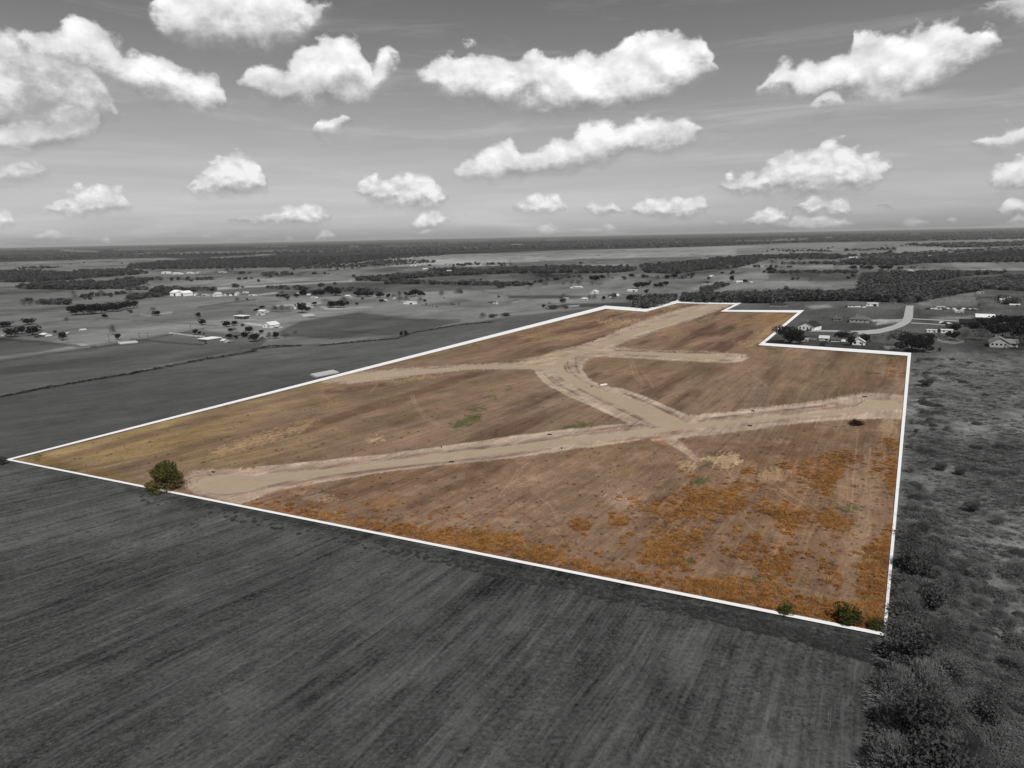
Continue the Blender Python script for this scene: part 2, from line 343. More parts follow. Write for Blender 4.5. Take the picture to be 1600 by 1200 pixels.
P.poly([(600,404),(700,398),(860,392),(1000,388.5),(1140,384.5),(1203,384),(1200,398),(1110,400),(1000,403),(920,408),(860,416),(800,420),(700,414),(640,413),(600,415)], 152, .7)
P.poly([(800,410),(900,405),(1000,402.5),(1100,402),(1060,410),(960,412),(850,418),(800,419)], 104, .8)
P.line([(800,406),(900,403),(1000,401),(1100,398)], 1.5, 150, 1)
P.poly([(1200,384),(1230,381.5),(1340,379.5),(1328,388),(1250,395),(1150,398),(1150,388)], 132, .8)
P.poly([(1345,379),(1600,376),(E_,376),(E_,400),(1345,400)], 118, .8, 1, .003)
P.poly([(1400,386),(1500,384),(1520,388),(1490,396),(1400,396)], 140, .8)
P.poly([(270,453),(330,445),(400,436.5),(440,432),(520,432),(562,436.5),(500,439),(400,446.5),(330,451)], 140, .8)
P.line([(300,453),(400,447.5),(500,442),(550,439)], 2.2, 160, .8)
P.line([(300,450.5),(400,445),(500,439),(545,437)], 1.4, 85, .8)
P.poly([(285,458),(400,449),(500,443),(560,440.5),(640,442),(805,446),(780,452),(640,457),(560,463),(440,464),(370,460)], 92, .8, amp=.3)
P.poly([(620,425),(760,426),(800,427),(950,427),(960,432),(940,440),(800,441),(640,440),(600,438)], 108, .8)
P.poly([(800,427),(1000,428),(940,438),(800,440)], 100, .8)
P.poly([(200,462),(330,462),(440,466),(420,490),(330,503),(200,497),(110,500),(0,500),(0,480),(120,476)], 112, 1.5, 2, .01)
P.poly([(-300,490),(60,484),(110,500),(60,520),(-300,530)], 118, 2, 3, .008)
P.line([(0,484),(60,486),(110,478),(200,474)], 2, 80, 1.5, .6)
P.poly([(100,505),(190,497),(260,505),(318,510),(180,541),(110,548),(110,530)], 122, 2, 3, .01)
P.poly([(640,470),(800,470),(800,500),(700,503),(560,490),(500,490),(560,480)], 120, 2)
P.poly([(560,488),(640,497),(720,502),(640,523),(520,530),(440,525),(430,520),(470,502)], 84, 1.5, amp=.35)
P.poly([(790,448),(1100,448),(1100,470),(946,480),(800,500),(790,500)], 116, 1.5, 2, .01)
P.poly([(795,462),(870,461),(930,463),(900,467),(795,466)], 70, 1)
P.poly([(880,475),(1000,472),(1060,468),(1040,482),(946,480),(860,481)], 62, 1.5)
P.poly([(-300,566),(0,559),(150,541),(205,532),(260,522),(317,516),(420,530),(400,546),(300,560),(200,582),(0,618),(-300,680)], 92, 1, amp=.45)
P.poly([(-300,533),(0,528),(60,532),(122,539),(60,550),(-300,590)], 82, 1.2, 1, .02, amp=.5)
P.poly([(-300,682),(0,620),(200,584),(400,548),(520,537),(640,521),(800,494),(946,479),(1100,478),(600,580),(13,718),(-300,800)], 84, 1.2, amp=.5)
P.poly([(1058,469),(1250,470),(1270,500),(1190,538),(1131,490)], 96, 1)
# right-hand neighbourhood
P.poly([(1200,437.5),(1345,438),(1345,452.5),(1200,452.5)], 118, .8)
P.poly([(1200,427),(1345,429),(1345,437),(1200,437)], 92, .8)
P.poly([(1190,414.5),(1345,414),(1345,423.5),(1190,424)], 130, .7, amp=.25)
P.poly([(1190,405),(1310,405),(1320,414),(1190,414)], 112, .8)
P.poly([(1485,411.5),(1600,410.5),(E_,411),(E_,424),(1590,424),(1500,420)], 140, .8, amp=.25)
P.poly([(1345,425),(1500,422),(E_,425),(E_,462),(1520,457),(1420,466),(1345,470)], 66, 1)
P.poly([(1400,440),(1500,428),(E_,425),(E_,455),(1530,456),(1460,448)], 84, 2, 3, .01)
P.poly([(1190,470),(1345,470),(1420,468),(1500,457),(1530,457),(E_,458),(E_,545),(1425,560),(1190,540),(1130,484)], 88, 1.2, amp=.5)
P.poly([(1430,472),(1500,459),(1522,459),(1530,478),(1440,478)], 108, 1)
P.poly([(1535,460),(E_,458),(E_,480),(1540,480)], 98, 1.2)
P.poly([(1258,478),(1295,476),(1300,480),(1270,483)], 140, 1.5)
P.poly([(1450,496),(1520,493),(1520,500),(1455,499)], 128, 1)
P.poly([(1250,508),(1340,505),(1400,510),(1340,520),(1270,518)], 78, 1)
P.poly([(1180,520),(1300,527),(1420,540),(1425,556),(1190,540)], 66, 1.5)
P.line([(1370,506),(1390,503),(1405,501)], 4, 170, 1)
P.poly([(1358,500),(1375,499),(1392,500),(1385,503),(1365,502.5)], 190, .8)
P.line([(1265,517),(1330,518)], 1.6, 180, .7); P.line([(1250,527),(1300,533),(1330,532)], 2, 150, 1, .7)
P.line([(1460,529),(1475,534),(1492,536),(1505,534),(1500,530),(1480,528)], 1.6, 165, .7)
P.line([(1356,477),(1362,473),(1372,470.5),(1388,470)], 1.5, 165, .6)
P.poly([(1380,541),(1400,541),(1418,545),(1410,549),(1385,546)], 150, 1.2, 1, .05)
P.line([(1530,480),(1528,470),(1524,461)], 1.6, 50, .7)
# bright dry creek bed / pond strips behind the tree line
P.poly([(1095,462.5),(1105,459),(1140,457.5),(1200,454.5),(1262,453),(1330,454.5),(1325,456.5),(1200,458.5),(1150,463)], 185, .6, 1.4, .02)
P.poly([(700,479.5),(720,478),(760,479)], 90, 1)
P.line([(886,479),(905,477.5)], 1.4, 170, .7); P.line([(800,473),(822,468)], 1.2, 170, .7); P.line([(632,422),(672,421)], 1.4, 165, .7); P.line([(723,413),(745,411.5)], 1, 165, .7)
P.line([(1083,452),(1093,451)], 1, 165, .7)
# farm yards and lanes
for L, w, c in [([(0,560),(60,552),(130,542),(200,531),(260,520),(345,510)], 1.8, 118), ([(125,539),(140,541)], 3, 170), ([(0,565),(130,546),(200,535),(320,513)], 1.4, 62),
        ([(200,466),(260,459),(320,454)], 1.8, 130), ([(402,461),(433,457.5)], 1.8, 170), ([(382,505),(400,507),(416,509)], 2.4, 175), ([(370,499),(415,500)], 1.6, 150),
        ([(270,523),(290,526),(320,530)], 1.0, 120), ([(205,530),(260,535),(318,539)], 1.8, 50), ([(0,530),(60,534),(125,541)], 1.8, 55), ([(115,541),(150,541)], 2, 60),
        ([(310,480),(345,475),(380,470),(400,468)], 1.6, 60), ([(330,477),(400,477)], 1.2, 70), ([(150,497),(260,503),(340,509)], 1.2, 78),
        ([(219,492),(236,493)], 2.2, 160), ([(250,490),(268,488.5)], 2.4, 165), ([(430,478),(470,476),(500,474)], 2.2, 165), ([(502,479),(510,482),(535,482.5)], 2.2, 180), ([(535,482),(580,479)], 1.6, 150),
        ([(455,489),(505,487),(560,480)], 1.5, 130), ([(400,482),(430,478)], 1.5, 120), ([(400,485),(420,486)], 2.5, 160), ([(0,489),(40,491)], 1.5, 125),
        ([(480,496),(600,499),(720,500)], 1.2, 66), ([(640,455),(740,450)], 1, 70), ([(600,448),(640,446),(730,441)], 1, 70), ([(730,451),(800,463)], 1.2, 75), ([(490,515),(560,519),(615,523)], 1.2, 60),
        ([(950,455),(990,446),(1040,440)], 1.6, 118), ([(1060,453),(1100,453),(1140,446)], 1, 76), ([(930,461),(1060,459)], 1, 80), ([(985,437),(1020,433)], 1, 130),
        ([(1200,453.2),(1340,453.2)], 1, 60), ([(1300,446),(1336,446)], 1.2, 80), ([(1195,438),(1344,438)], 1, 72), ([(1200,423.8),(1345,423.8)], .8, 70), ([(1486,461.5),(1560,464)], .8, 60), ([(1528,466),(1560,465)], .8, 60),
        ([(395,546),(420,541),(470,540)], 1.8, 46), ([(640,521),(680,514),(720,507),(770,503)], 1.8, 50), ([(500,540),(560,534),(620,529),(640,523)], 1.6, 52), ([(400,545),(500,538)], 1.8, 50),
        ([(1010,480),(900,487),(830,494)], .1, 80)]:
    P.line(L, w, c, .8, .9)
# ditch line on the left
P.line([(-200,662),(0,620),(60,608),(130,596),(200,584.5),(300,565),(400,548)], 3.2, 38, 1.3, .9, .8)
P.line([(-200,655),(0,614),(200,579),(330,556)], 6, 92, 3, .5)
# near mown field + scrub on the right
near = [(-400,735),(13,719),(400,795),(800,878),(1100,932),(1382,992),(1390,1060),(1385,1300),(-400,1300)]
P.poly(near, 78, 2, amp=.95)
P.poly([(-400,740),(13,722),(300,776),(500,815),(300,860),(0,880),(-400,900)], 90, 40, 30, .02, amp=.9, k=.7)
P.poly([(300,790),(700,870),(1100,950),(1350,1010),(1330,1030),(1100,975),(700,890),(300,815)], 80, 14, 6, .05, k=.6)
P.line([(200,765),(400,803),(800,884),(1100,940),(1380,1000)], 9, 40, 4, .7, 3)
P.poly([(1000,1010),(1300,1020),(1350,1200),(1100,1260),(900,1200)], 84, 50, 40, .03, k=.5)
right = [(1421,556),(1600,548),(2100,540),(2100,1400),(1370,1400),(1384,991)]
P.poly(right, 106, 2, amp=1.1)
for q in [[(1425,575),(1480,570),(1500,600),(1440,600)], [(1440,750),(1500,800),(1460,830),(1425,790)], [(1480,830),(1600,800),(1620,860),(1500,880)], [(1500,980),(1600,960),(1640,1100),(1560,1080)], [(1490,655),(1600,640),(1600,670),(1500,680)], [(1425,560),(1600,552),(1600,575),(1480,570)]]:
    P.poly(q, 122, 14, 12, .05, k=.75)
for q in [[(1385,850),(1440,840),(1500,900),(1560,1200),(1390,1200),(1385,1000)], [(1500,700),(1600,690),(1600,760),(1520,750)], [(1430,690),(1480,680),(1490,720),(1430,730)]]:
    P.poly(q, 48, 16, 14, .05, k=.8)
P.poly([(1418,622),(1432,622),(1450,636),(1432,646),(1416,650)], 128, 2, 2, .1)
# a broken mosaic over the distance so that no field is flat
mv = fbm(P.u*.004, P.v*.0016, 4, 11); mw = np.clip((P.py-375)/40, 0, 1)*np.clip((620-P.py)/60, 0, 1)
m2 = fbm(P.u*.016, P.v*.007, 4, 12); m3 = np.clip((fbm(P.u*.03, P.v*.012, 3, 13)-.58)*6, 0, 1)
def cells(cu, cv, seed, warp=14, u_=None, v_=None):
    u_, v_ = (P.u, P.v) if u_ is None else (u_, v_)
    a_ = (u_+(fbm(u_*.004, v_*.004, 2, seed)-.5)*warp*4)/cu; b_ = (v_+(fbm(u_*.004, v_*.004, 2, seed+9)-.5)*warp*4)/cv; sh = np.floor(b_)*.37; a_ = a_+sh
    ia, ib = np.floor(a_).astype(np.int64), np.floor(b_).astype(np.int64); hsh = ((ia*73856093 ^ ib*19349663 ^ seed*83492791) & 0xffff)/65535.
    ea = np.minimum(a_-ia, 1-(a_-ia))*cu; eb = np.minimum(b_-ib, 1-(b_-ib))*cv; return hsh-.5, np.minimum(ea, eb)
ct, ce = cells(330, 420, 5); ct2, _ = cells(130, 560, 8); fw = np.clip((800-P.py)/8, 0, 1)*np.clip((470-P.py)/25, 0, 1)*np.clip((P.py-376)/20, 0, 1)
edge_ = np.exp(-(ce/5.0)**2)*np.clip((vnoise(P.u*.01, P.v*.01, 4)-.3)*4, 0, 1)
P.c[:, :3] *= (1+((mv-.5)*1.1+(m2-.5)*1.2-m3*.30)*mw+(ct*.34+ct2*.16)*fw-edge_*.45*fw)[:, None]
far = np.clip((405-P.py)/12, 0, 1); P.c[:, :3] *= (1+(f01-.5)*1.1*far)[:, None]
q = quads_of(NR, NA)
cx, cy = P.px[q].mean(1), P.py[q].mean(1)
insd = sdist(cx, cy, BOUND)
# relief: a little swell; a pit under the coloured parcel where its own sheet lies
inside_v = np.clip((-sdist(P.px, P.py, BOUND)-4)/6, 0, 1)
Zg = -.8*inside_v
rows = 1-np.clip(-sdist(P.px, P.py, right)/6, 0, 1)
ground = sheet('ground', GX, GY, q, P.c, M_GROUND, Z=Zg, rows=rows)
# ------------------------------------------------------------------ the brown development field
ys = np.concatenate([np.arange(660, 300, -1.6), np.arange(300, 92, -1.0)])
angs = np.arange(-43, 33, .085)
FX, FY, fr, fa = polar(ys, angs)
q = quads_of(fr, fa); tx, ty = proj(FX, FY)
cx, cy = tx[q].mean(1), ty[q].mean(1); keep = sdist(cx, cy, BOUND) < 0
q = q[keep]; used, inv = np.unique(q.ravel(), return_inverse=True); q = inv.reshape(-1, 4)
FX, FY = FX[used], FY[used]
P = Paint(FX, FY)
P.c[:, :3] = P.col((142,113,87)); P.c[:, 3] = .60
n1 = fbm(P.u*.09, P.v*.012, 5, 21)[:, None]; n2 = fbm(P.u*.02, P.v*.012, 4, 22)[:, None]; n3 = fbm(P.u*.3, P.v*.25, 4, 23)[:, None]
def blend(mask, c): P.c[:, :3] = P.c[:, :3]*(1-mask) + P.col(c)*mask
blend(np.clip((n1-.5)*5, 0, 1)*.6, (163,124,98)); blend(np.clip((.44-n1)*7, 0, 1)*.7, (112,78,54))
blend(np.clip((n2-.52)*6, 0, 1)*.5, (133,107,72))
westy = np.clip((520-P.px)/260, 0, 1)[:, None]*np.clip((740-P.py)/30, 0, 1)[:, None]
blend(westy*.55, (140,112,72)); blend(westy*np.clip((n1-.52)*8, 0, 1)*.7, (170,140,78))
north = np.clip((560-P.py)/30, 0, 1)[:, None]
blend(north*.35, (136,98,72)); blend(north*np.clip((.47-n1)*9, 0, 1)*.55, (92,62,46)); blend(north*np.clip((n1-.60)*12, 0, 1)*.5, (182,146,92))
southz = np.clip((P.py-(745-P.px*.065))/25, 0, 1)[:, None]
blend(southz*.45, (141,104,72)); blend(southz*np.clip((n3-.55)*7, 0, 1)*.35, (178,146,118)); blend(southz*np.clip((.45-n2)*8, 0, 1)*.55, (122,84,46))
def Z2(pts, ox=800, oy=660, s=2.0): return [(ox+a/s, oy+b/s) for a, b in pts]
# darker swales
for L, w, k in [([(430,780),(560,770),(660,752),(760,725),(800,720)], 12, .5), ([(780,730),(760,745),(700,768),(640,790)], 8, .55), ([(430,760),(480,744),(560,735)], 7, .5), ([(1080,705),(1160,712),(1250,690),(1300,678)], 8, .5), ([(800,690),(860,700),(1000,693)], 7, .35),
        ([(640,520+8),(760,512),(860,496),(940,490)], 9, .35), ([(620,545),(760,530),(880,505)], 6, .35), ([(210,617),(330,604),(470,592),(560,605)], 6, .3), ([(510,612),(550,608),(600,600)], 4, .8), ([(1000,700),(1060,690),(1180,700)], 6, .4),
        ([(420,725),(440,722),(500,716)], 4, .5), ([(380,737),(470,728)], 4, .5), ([(930,585),(1000,600),(1030,610)], 5, .3), ([(1000,735),(1120,720),(1200,715)], 6, .4)]:
    P.line(L, w, (108,72,44), 4, k, 3)
# straw streaks and yellow patches
for pl, c, k in [([(330,706),(400,682),(495,659),(470,672),(400,695),(345,712)], (205,165,105), .8), ([(250,725),(300,715),(420,695),(400,705),(300,728)], (155,130,60), .5),
        ([(615,597),(660,587),(700,580),(640,594)], (205,170,100), .8), ([(500,632),(520,626),(538,627),(520,636)], (170,140,60), .8), ([(380,645),(420,641),(470,640)], (168,140,75), .5), ([(575,687),(592,683),(600,686),(580,689)], (215,180,130), .8),
        ([(420,642),(440,644),(545,672),(550,684),(500,670)], (165,140,80), .35), ([(810,524),(850,520),(905,524),(900,529),(830,531)], (190,158,90), .6), ([(935,502),(1000,500),(1000,503),(940,504)], (205,172,115), .8), ([(1000,476),(1050,474),(1060,479),(1010,487),(960,487)], (200,165,100), .7),
        ([(1050,520),(1065,520),(1060,530),(1050,531)], (190,155,100), .5), ([(1150,536),(1185,532),(1190,538),(1160,539)], (200,165,100), .8), ([(1180,519),(1200,519),(1195,524)], (195,160,95), .7), ([(1190,487),(1250,489),(1230,503),(1190,506)], (165,120,40), .7), ([(1140,498),(1190,495),(1200,506),(1150,512)], (158,120,60), .5),
        ([(760,525),(850,512),(940,505),(860,525),(780,535)], (150,110,75), .4), ([(930,484),(960,484),(930,492),(880,500)], (150,112,60), .5), ([(580,572),(640,558),(760,530),(740,543),(650,562)], (150,122,62), .6), ([(430,606),(500,592),(530,600),(470,610)], (155,130,55), .7), ([(100,715),(200,695),(330,662),(300,690),(180,718)], (150,122,60), .5),
        ([(1060,724),(1085,722),(1080,732),(1062,734)], (200,160,95), .6), ([(1100,716),(1130,710),(1150,708),(1158,722),(1130,730),(1105,722)], (225,190,130), .85), ([(1062,728),(1080,724),(1090,730),(1070,735)], (225,190,130), .7),
        ([(1170,740),(1215,732),(1235,738),(1225,752),(1190,756)], (205,165,110), .7), ([(1380,655),(1400,655),(1405,680),(1390,690),(1378,670)], (195,160,105), .6), ([(820,744),(850,740),(855,752),(830,758)], (190,150,110), .4), ([(930,760),(1000,745),(1010,780),(950,790)], (175,135,110), .5),
        ([(950,775),(990,770),(1000,790),(960,795)], (190,150,125), .5), ([(460,770),(500,772),(530,783),(480,782)], (195,165,140), .6), ([(580,780),(620,774),(625,790),(600,800),(585,792)], (175,120,45), .7), ([(960,735),(990,728),(1000,738),(970,742)], (165,130,60), .5)]:
    c = tuple(.75*a_+.25*b_ for a_, b_ in zip(c, (150,118,90))); P.poly(pl, c, 2.0, 11, .6, k*.9)
# orange weeds
ORANGE = [Z2([(415,272),(480,232),(560,212),(650,208),(720,188),(785,193),(745,232),(705,285),(600,305),(520,305),(440,290)]), Z2([(430,330),(500,310),(590,330),(605,380),(545,430),(565,475),(480,465),(405,425),(415,370)]),
    Z2([(775,238),(850,248),(920,268),(1000,278),(1065,310),(1040,338),(960,335),(880,318),(800,295),(762,265)]), Z2([(885,150),(940,108),(1020,92),(1095,98),(1102,122),(1035,152),(1005,192),(985,235),(935,205),(895,182)]),
    Z2([(655,392),(740,398),(835,378),(865,430),(875,462),(820,482),(755,452),(700,432)]), Z2([(968,438),(1010,428),(1030,490),(990,503),(962,487)]), Z2([(1150,50),(1222,60),(1205,200),(1180,210),(1160,160),(1120,180),(1130,120)]),
    Z2([(1110,390),(1195,300),(1180,640),(1120,620),(1060,500),(1090,440)]), Z2([(180,300),(230,298),(235,325),(190,328)]), Z2([(310,290),(370,285),(365,320),(315,318)]), Z2([(850,125),(890,125),(885,145),(860,148)]), Z2([(740,345),(780,345),(770,390),(745,380)]),
    Z2([(720,140),(770,140),(765,165),(725,160)]), Z2([(835,330),(880,330),(870,350),(840,348)]), Z2([(880,395),(950,400),(950,418),(890,412)]), Z2([(630,500),(760,490),(860,520),(840,560),(700,545),(640,530)]), Z2([(380,240),(400,238),(398,262),(382,262)], 800, 660),
    [(1385,557),(1418,559),(1414,570),(1390,568)], [(1385,580),(1415,582),(1414,588),(1388,588)]]
for o in ORANGE: P.poly(o, (150,98,50), 3, 16, .42, .6, amp=1.3)
OSTRIP = [(385,785),(460,796),(520,804),(580,812),(640,818),(700,826),(760,833),(800,838),(850,855),(900,874),(1000,900),(1100,908),(1200,925),(1300,938),(1388,955),(1386,996),(1100,945),(800,885),(600,842),(385,790)]
P.poly(OSTRIP, (146,94,48), 4, 12, .35, .65, amp=1.3)
P.poly([(300,765),(340,778),(460,800),(470,812),(300,772)], (150,104,62), 2, 4, .3, .6)
P.poly([(60,714),(200,742),(300,768),(200,752),(40,722)], (135,105,48), 4, 6, .3, .7)
P.poly([(1000,800),(1110,770),(1300,760),(1350,800),(1340,900),(1200,900),(1050,880)], (145,102,64), 20, 30, .15, .3)
# green
for pl in [Z2([(550,190),(575,172),(610,170),(625,182),(600,195),(560,198)]), Z2([(535,428),(560,420),(575,440),(550,446)]), Z2([(752,488),(790,486),(810,494),(790,504),(760,500)]), Z2([(1098,176),(1130,172),(1145,182),(1115,190)]), Z2([(1010,265),(1060,255),(1100,262),(1095,280),(1030,280)]), Z2([(925,260),(960,262),(950,272)]),
    [(703,664),(715,658),(735,648),(752,648),(750,656),(728,666),(710,671)], [(760,621),(775,619),(776,623),(762,624)], [(790,607),(800,606),(800,610),(791,610)], [(880,665),(910,660),(925,664),(900,671),(878,672)], [(1083,549),(1090,549)], [(1098,726),(1112,723),(1110,730)],
    [(1353,582),(1372,582),(1370,584),(1355,584)], [(1389,598),(1396,598),(1395,601),(1390,601)], [(1200,544),(1215,543),(1212,547),(1202,548)], [(1130,511),(1150,510),(1148,514),(1132,515)], [(1088,501),(1105,500),(1103,503),(1090,504)], [(1180,538),(1190,537),(1192,541),(1183,541)],
    [(80,728),(110,732),(125,737),(95,735)], [(40,716),(70,710),(60,720)], [(1098,576),(1110,576),(1108,578)], [(738,540),(750,539),(748,542)], [(1025,618),(1032,618),(1031,621)], [(1200,580),(1212,581),(1210,583)], [(730,640),(745,636),(755,638),(740,644)], [(1365,550),(1418,555),(1416,563),(1380,560)], [(750,638),(765,634),(760,640)]]:
    if len(pl) < 3: pl = pl+[(pl[0][0]+4, pl[0][1]+2)]
    P.poly(pl, (88,90,42), 1.8, 7, .5, .85)
# right-hand farm track
P.poly([(1385,650),(1375,700),(1350,760),(1335,830),(1320,900),(1345,900),(1365,830),(1372,760),(1392,700),(1398,660)], (176,142,108), 8, 8, .12, .45)
for L in [Z2([(640,130),(680,180),(700,240),(720,300),(760,340)]), Z2([(655,130),(695,180),(712,240),(735,300)]), Z2([(830,200),(920,260),(980,340),(1010,420)]), Z2([(820,220),(910,275),(965,350),(990,420)]), Z2([(600,40),(560,100)], 800, 690), Z2([(700,170),(850,220),(950,270)]),
    [(785,778),(800,757),(815,733),(826,722)], [(779,776),(796,755),(810,733)], [(642,617),(646,632),(662,652),(686,666)], [(646,617),(650,632),(666,650),(690,665)], [(590,600),(582,610),(577,616)], [(984,565),(990,585),(1003,602),(1002,608)], [(988,563),(996,585),(1007,602)], [(1003,580),(1015,595),(1021,607)], [(1168,578),(1180,590),(1200,605)],
    [(840,775),(860,790),(870,810)], [(1340,670),(1335,740),(1330,800)], [(1360,700),(1352,760),(1340,830)], [(1300,800),(1320,850),(1350,880)], [(500,615),(520,628)], [(1240,750),(1340,800)], [(1245,742),(1310,772),(1345,790)]]:
    P.line(L, .9, (205,165,125), .8, .5)
# graded verges
VERGE = [(288,742),(310,735),(335,734),(370,733),(400,732),(450,727),(500,722),(600,712),(700,698),(760,690),(800,683),(900,671),(975,664),(985,660),(960,652),(920,632),(885,617),(854,600),(842,588),(834,578),(800,577),(740,578),(690,582),(640,589),(590,595),(540,600),(503,598),
    (520,590),(560,582),(620,577),(700,572),(760,569),(800,567),(840,562),(870,549),(900,543),(930,532),(970,515),(1010,500),(1050,487),(1090,476),(1122,474.5),(1145,475.5),(1120,485),(1090,497),(1050,510),(1010,524),(985,532),(960,542),(985,546),(1050,549),(1100,550),(1140,552),(1165,555),(1171,560),(1160,565),(1130,567.5),(1100,565.5),(1050,561),(1000,557),
    (950,555),(928,560),(914,568),(910,577),(918,590),(935,602),(975,609),(1012,623),(1045,638),(1075,650),(1130,645),(1200,636.5),(1275,628),(1325,619),(1350,614),(1385,616),(1417,620),(1412,655),(1385,655),(1325,656),(1260,661),(1200,667),(1140,675),(1085,681),(1058,686),(1078,703),(1097,722),(1074,710),(1046,693),(1012,685),(950,694),(900,701),(800,716),(700,726),(600,738),(520,752),(470,757),(434,765),(400,779),(376,789),(340,781),(300,770),(286,758)]
P.poly(VERGE, (192,163,138), 1.0, 3.4, .9, 1.0, amp=.6)
i = P.box(VERGE, 0); dv = np.full(len(P.px), 99.); dv[i] = sdist(P.px[i], P.py[i], VERGE); mk = (dv < 0)[:, None]
vn = fbm(P.u*.12, P.v*.12, 4, 41)[:, None]
P.c[:, :3] = np.where(mk, P.c[:, :3]*(1-.55*np.clip((vn-.5)*4, 0, 1)) + P.col((154,120,96))*.55*np.clip((vn-.5)*4, 0, 1), P.c[:, :3])
P.c[:, :3] = np.where(mk, P.c[:, :3]*(1-.6*np.clip((.46-vn)*5, 0, 1)) + P.col((200,172,146))*.6*np.clip((.46-vn)*5, 0, 1), P.c[:, :3])
P.poly([(800,563),(840,558),(870,549),(900,541),(870,560),(852,566)], (196,170,132), 1.5, 2, .3, .7)
P.poly([(930,547),(955,537),(990,523),(1040,509),(1035,506),(990,520),(950,536)], (186,128,92), 1, 1, .3, .8)
P.poly([(1012,684),(1030,680),(1050,693),(1040,697)], (190,134,90), 1.5, 2, .3, .8)
def offs(L, dy): return [(a, b+dy) for a, b in L]
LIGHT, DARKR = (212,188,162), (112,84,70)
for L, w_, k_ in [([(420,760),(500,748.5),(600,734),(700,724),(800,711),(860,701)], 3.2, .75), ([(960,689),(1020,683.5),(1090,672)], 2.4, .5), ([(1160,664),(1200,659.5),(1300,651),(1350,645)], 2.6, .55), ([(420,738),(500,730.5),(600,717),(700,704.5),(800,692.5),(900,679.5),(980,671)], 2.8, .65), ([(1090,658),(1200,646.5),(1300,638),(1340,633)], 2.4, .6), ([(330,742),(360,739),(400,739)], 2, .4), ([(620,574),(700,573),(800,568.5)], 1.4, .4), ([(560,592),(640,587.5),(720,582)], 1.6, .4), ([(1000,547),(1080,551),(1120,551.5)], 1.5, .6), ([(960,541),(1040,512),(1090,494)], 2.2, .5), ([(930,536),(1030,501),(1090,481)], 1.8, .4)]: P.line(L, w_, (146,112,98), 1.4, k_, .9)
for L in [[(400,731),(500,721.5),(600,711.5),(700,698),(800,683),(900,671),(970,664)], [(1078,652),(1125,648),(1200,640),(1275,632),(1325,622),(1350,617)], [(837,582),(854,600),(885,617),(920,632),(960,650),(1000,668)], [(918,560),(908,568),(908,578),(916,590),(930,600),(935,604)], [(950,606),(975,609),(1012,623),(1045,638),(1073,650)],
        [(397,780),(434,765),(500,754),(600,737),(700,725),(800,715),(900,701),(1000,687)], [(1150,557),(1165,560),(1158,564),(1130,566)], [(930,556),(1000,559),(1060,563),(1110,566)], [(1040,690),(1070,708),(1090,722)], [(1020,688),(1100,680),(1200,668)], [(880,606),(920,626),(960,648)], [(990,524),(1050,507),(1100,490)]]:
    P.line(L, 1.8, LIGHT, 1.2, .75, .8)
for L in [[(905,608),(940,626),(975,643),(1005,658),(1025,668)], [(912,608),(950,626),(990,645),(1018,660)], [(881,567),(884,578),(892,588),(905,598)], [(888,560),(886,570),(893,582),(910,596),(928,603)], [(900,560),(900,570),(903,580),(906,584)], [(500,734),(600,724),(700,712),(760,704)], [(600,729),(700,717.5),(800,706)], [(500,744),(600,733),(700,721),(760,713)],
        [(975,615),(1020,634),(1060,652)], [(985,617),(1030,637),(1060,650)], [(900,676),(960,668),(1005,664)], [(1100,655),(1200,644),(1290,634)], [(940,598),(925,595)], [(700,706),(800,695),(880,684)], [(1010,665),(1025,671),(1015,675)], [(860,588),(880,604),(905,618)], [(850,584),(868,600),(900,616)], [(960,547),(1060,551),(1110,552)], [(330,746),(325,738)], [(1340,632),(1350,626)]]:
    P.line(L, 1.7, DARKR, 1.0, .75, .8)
tt = np.random.default_rng(5)
inF = sdist(P.px, P.py, BOUND)
relief = (fbm(P.u*.35, P.v*.12, 4, 9)-.5)*.35*np.clip(-inF/10, 0, 1)*np.clip(dv/4, 0, 1)
blob = np.zeros(len(P.px))
berm = np.exp(-((dv-1.2)/1.6)**2)*.25
lu = (P.c[:, :3]@np.array([.3, .55, .15]))[:, None]; P.c[:, :3] = np.clip(lu+(P.c[:, :3]-lu)*.78, .003, .9)*.93
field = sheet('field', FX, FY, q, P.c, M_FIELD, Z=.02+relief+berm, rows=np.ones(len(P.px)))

# ------------------------------------------------------------------ roads: sheets of compacted gravel just above the graded soil
def mat_flat(name, col, rough=.9, var=.25, sc=.6, streak=0.0, spec=.2):
    m = bpy.data.materials.new(name); m.use_nodes = True; t = NT(m.node_tree); t.n.clear()
    pos = t.new('ShaderNodeNewGeometry').outputs['Position']
    n = t.noise(pos, sc, 6, .65); n2 = t.noise(pos, sc*.09, 3, .5)
    f = t.m('ADD', t.m('MULTIPLY', t.m('SUBTRACT', n, .5), var*2), t.m('MULTIPLY_ADD', t.m('SUBTRACT', n2, .5), var*1.6, 1.0))
    b = t.new('ShaderNodeBsdfPrincipled'); c = t.vm('SCALE', tuple(float(v) for v in col[:3])); t.put(c.node.inputs['Scale'], f)
    t.l.new(c, b.inputs['Base Color']); b.inputs['Roughness'].default_value = rough; b.inputs['Specular IOR Level'].default_value = spec
    t.l.new(b.outputs[0], t.new('ShaderNodeOutputMaterial').inputs[0]); return m
def C8(*c):
    c = c*3 if len(c) == 1 else c; return tuple(float(v) for v in lin(c)/1.12)
M_ROAD = mat_flat('compacted road gravel', C8(178,158,136), .9, .17, .22)
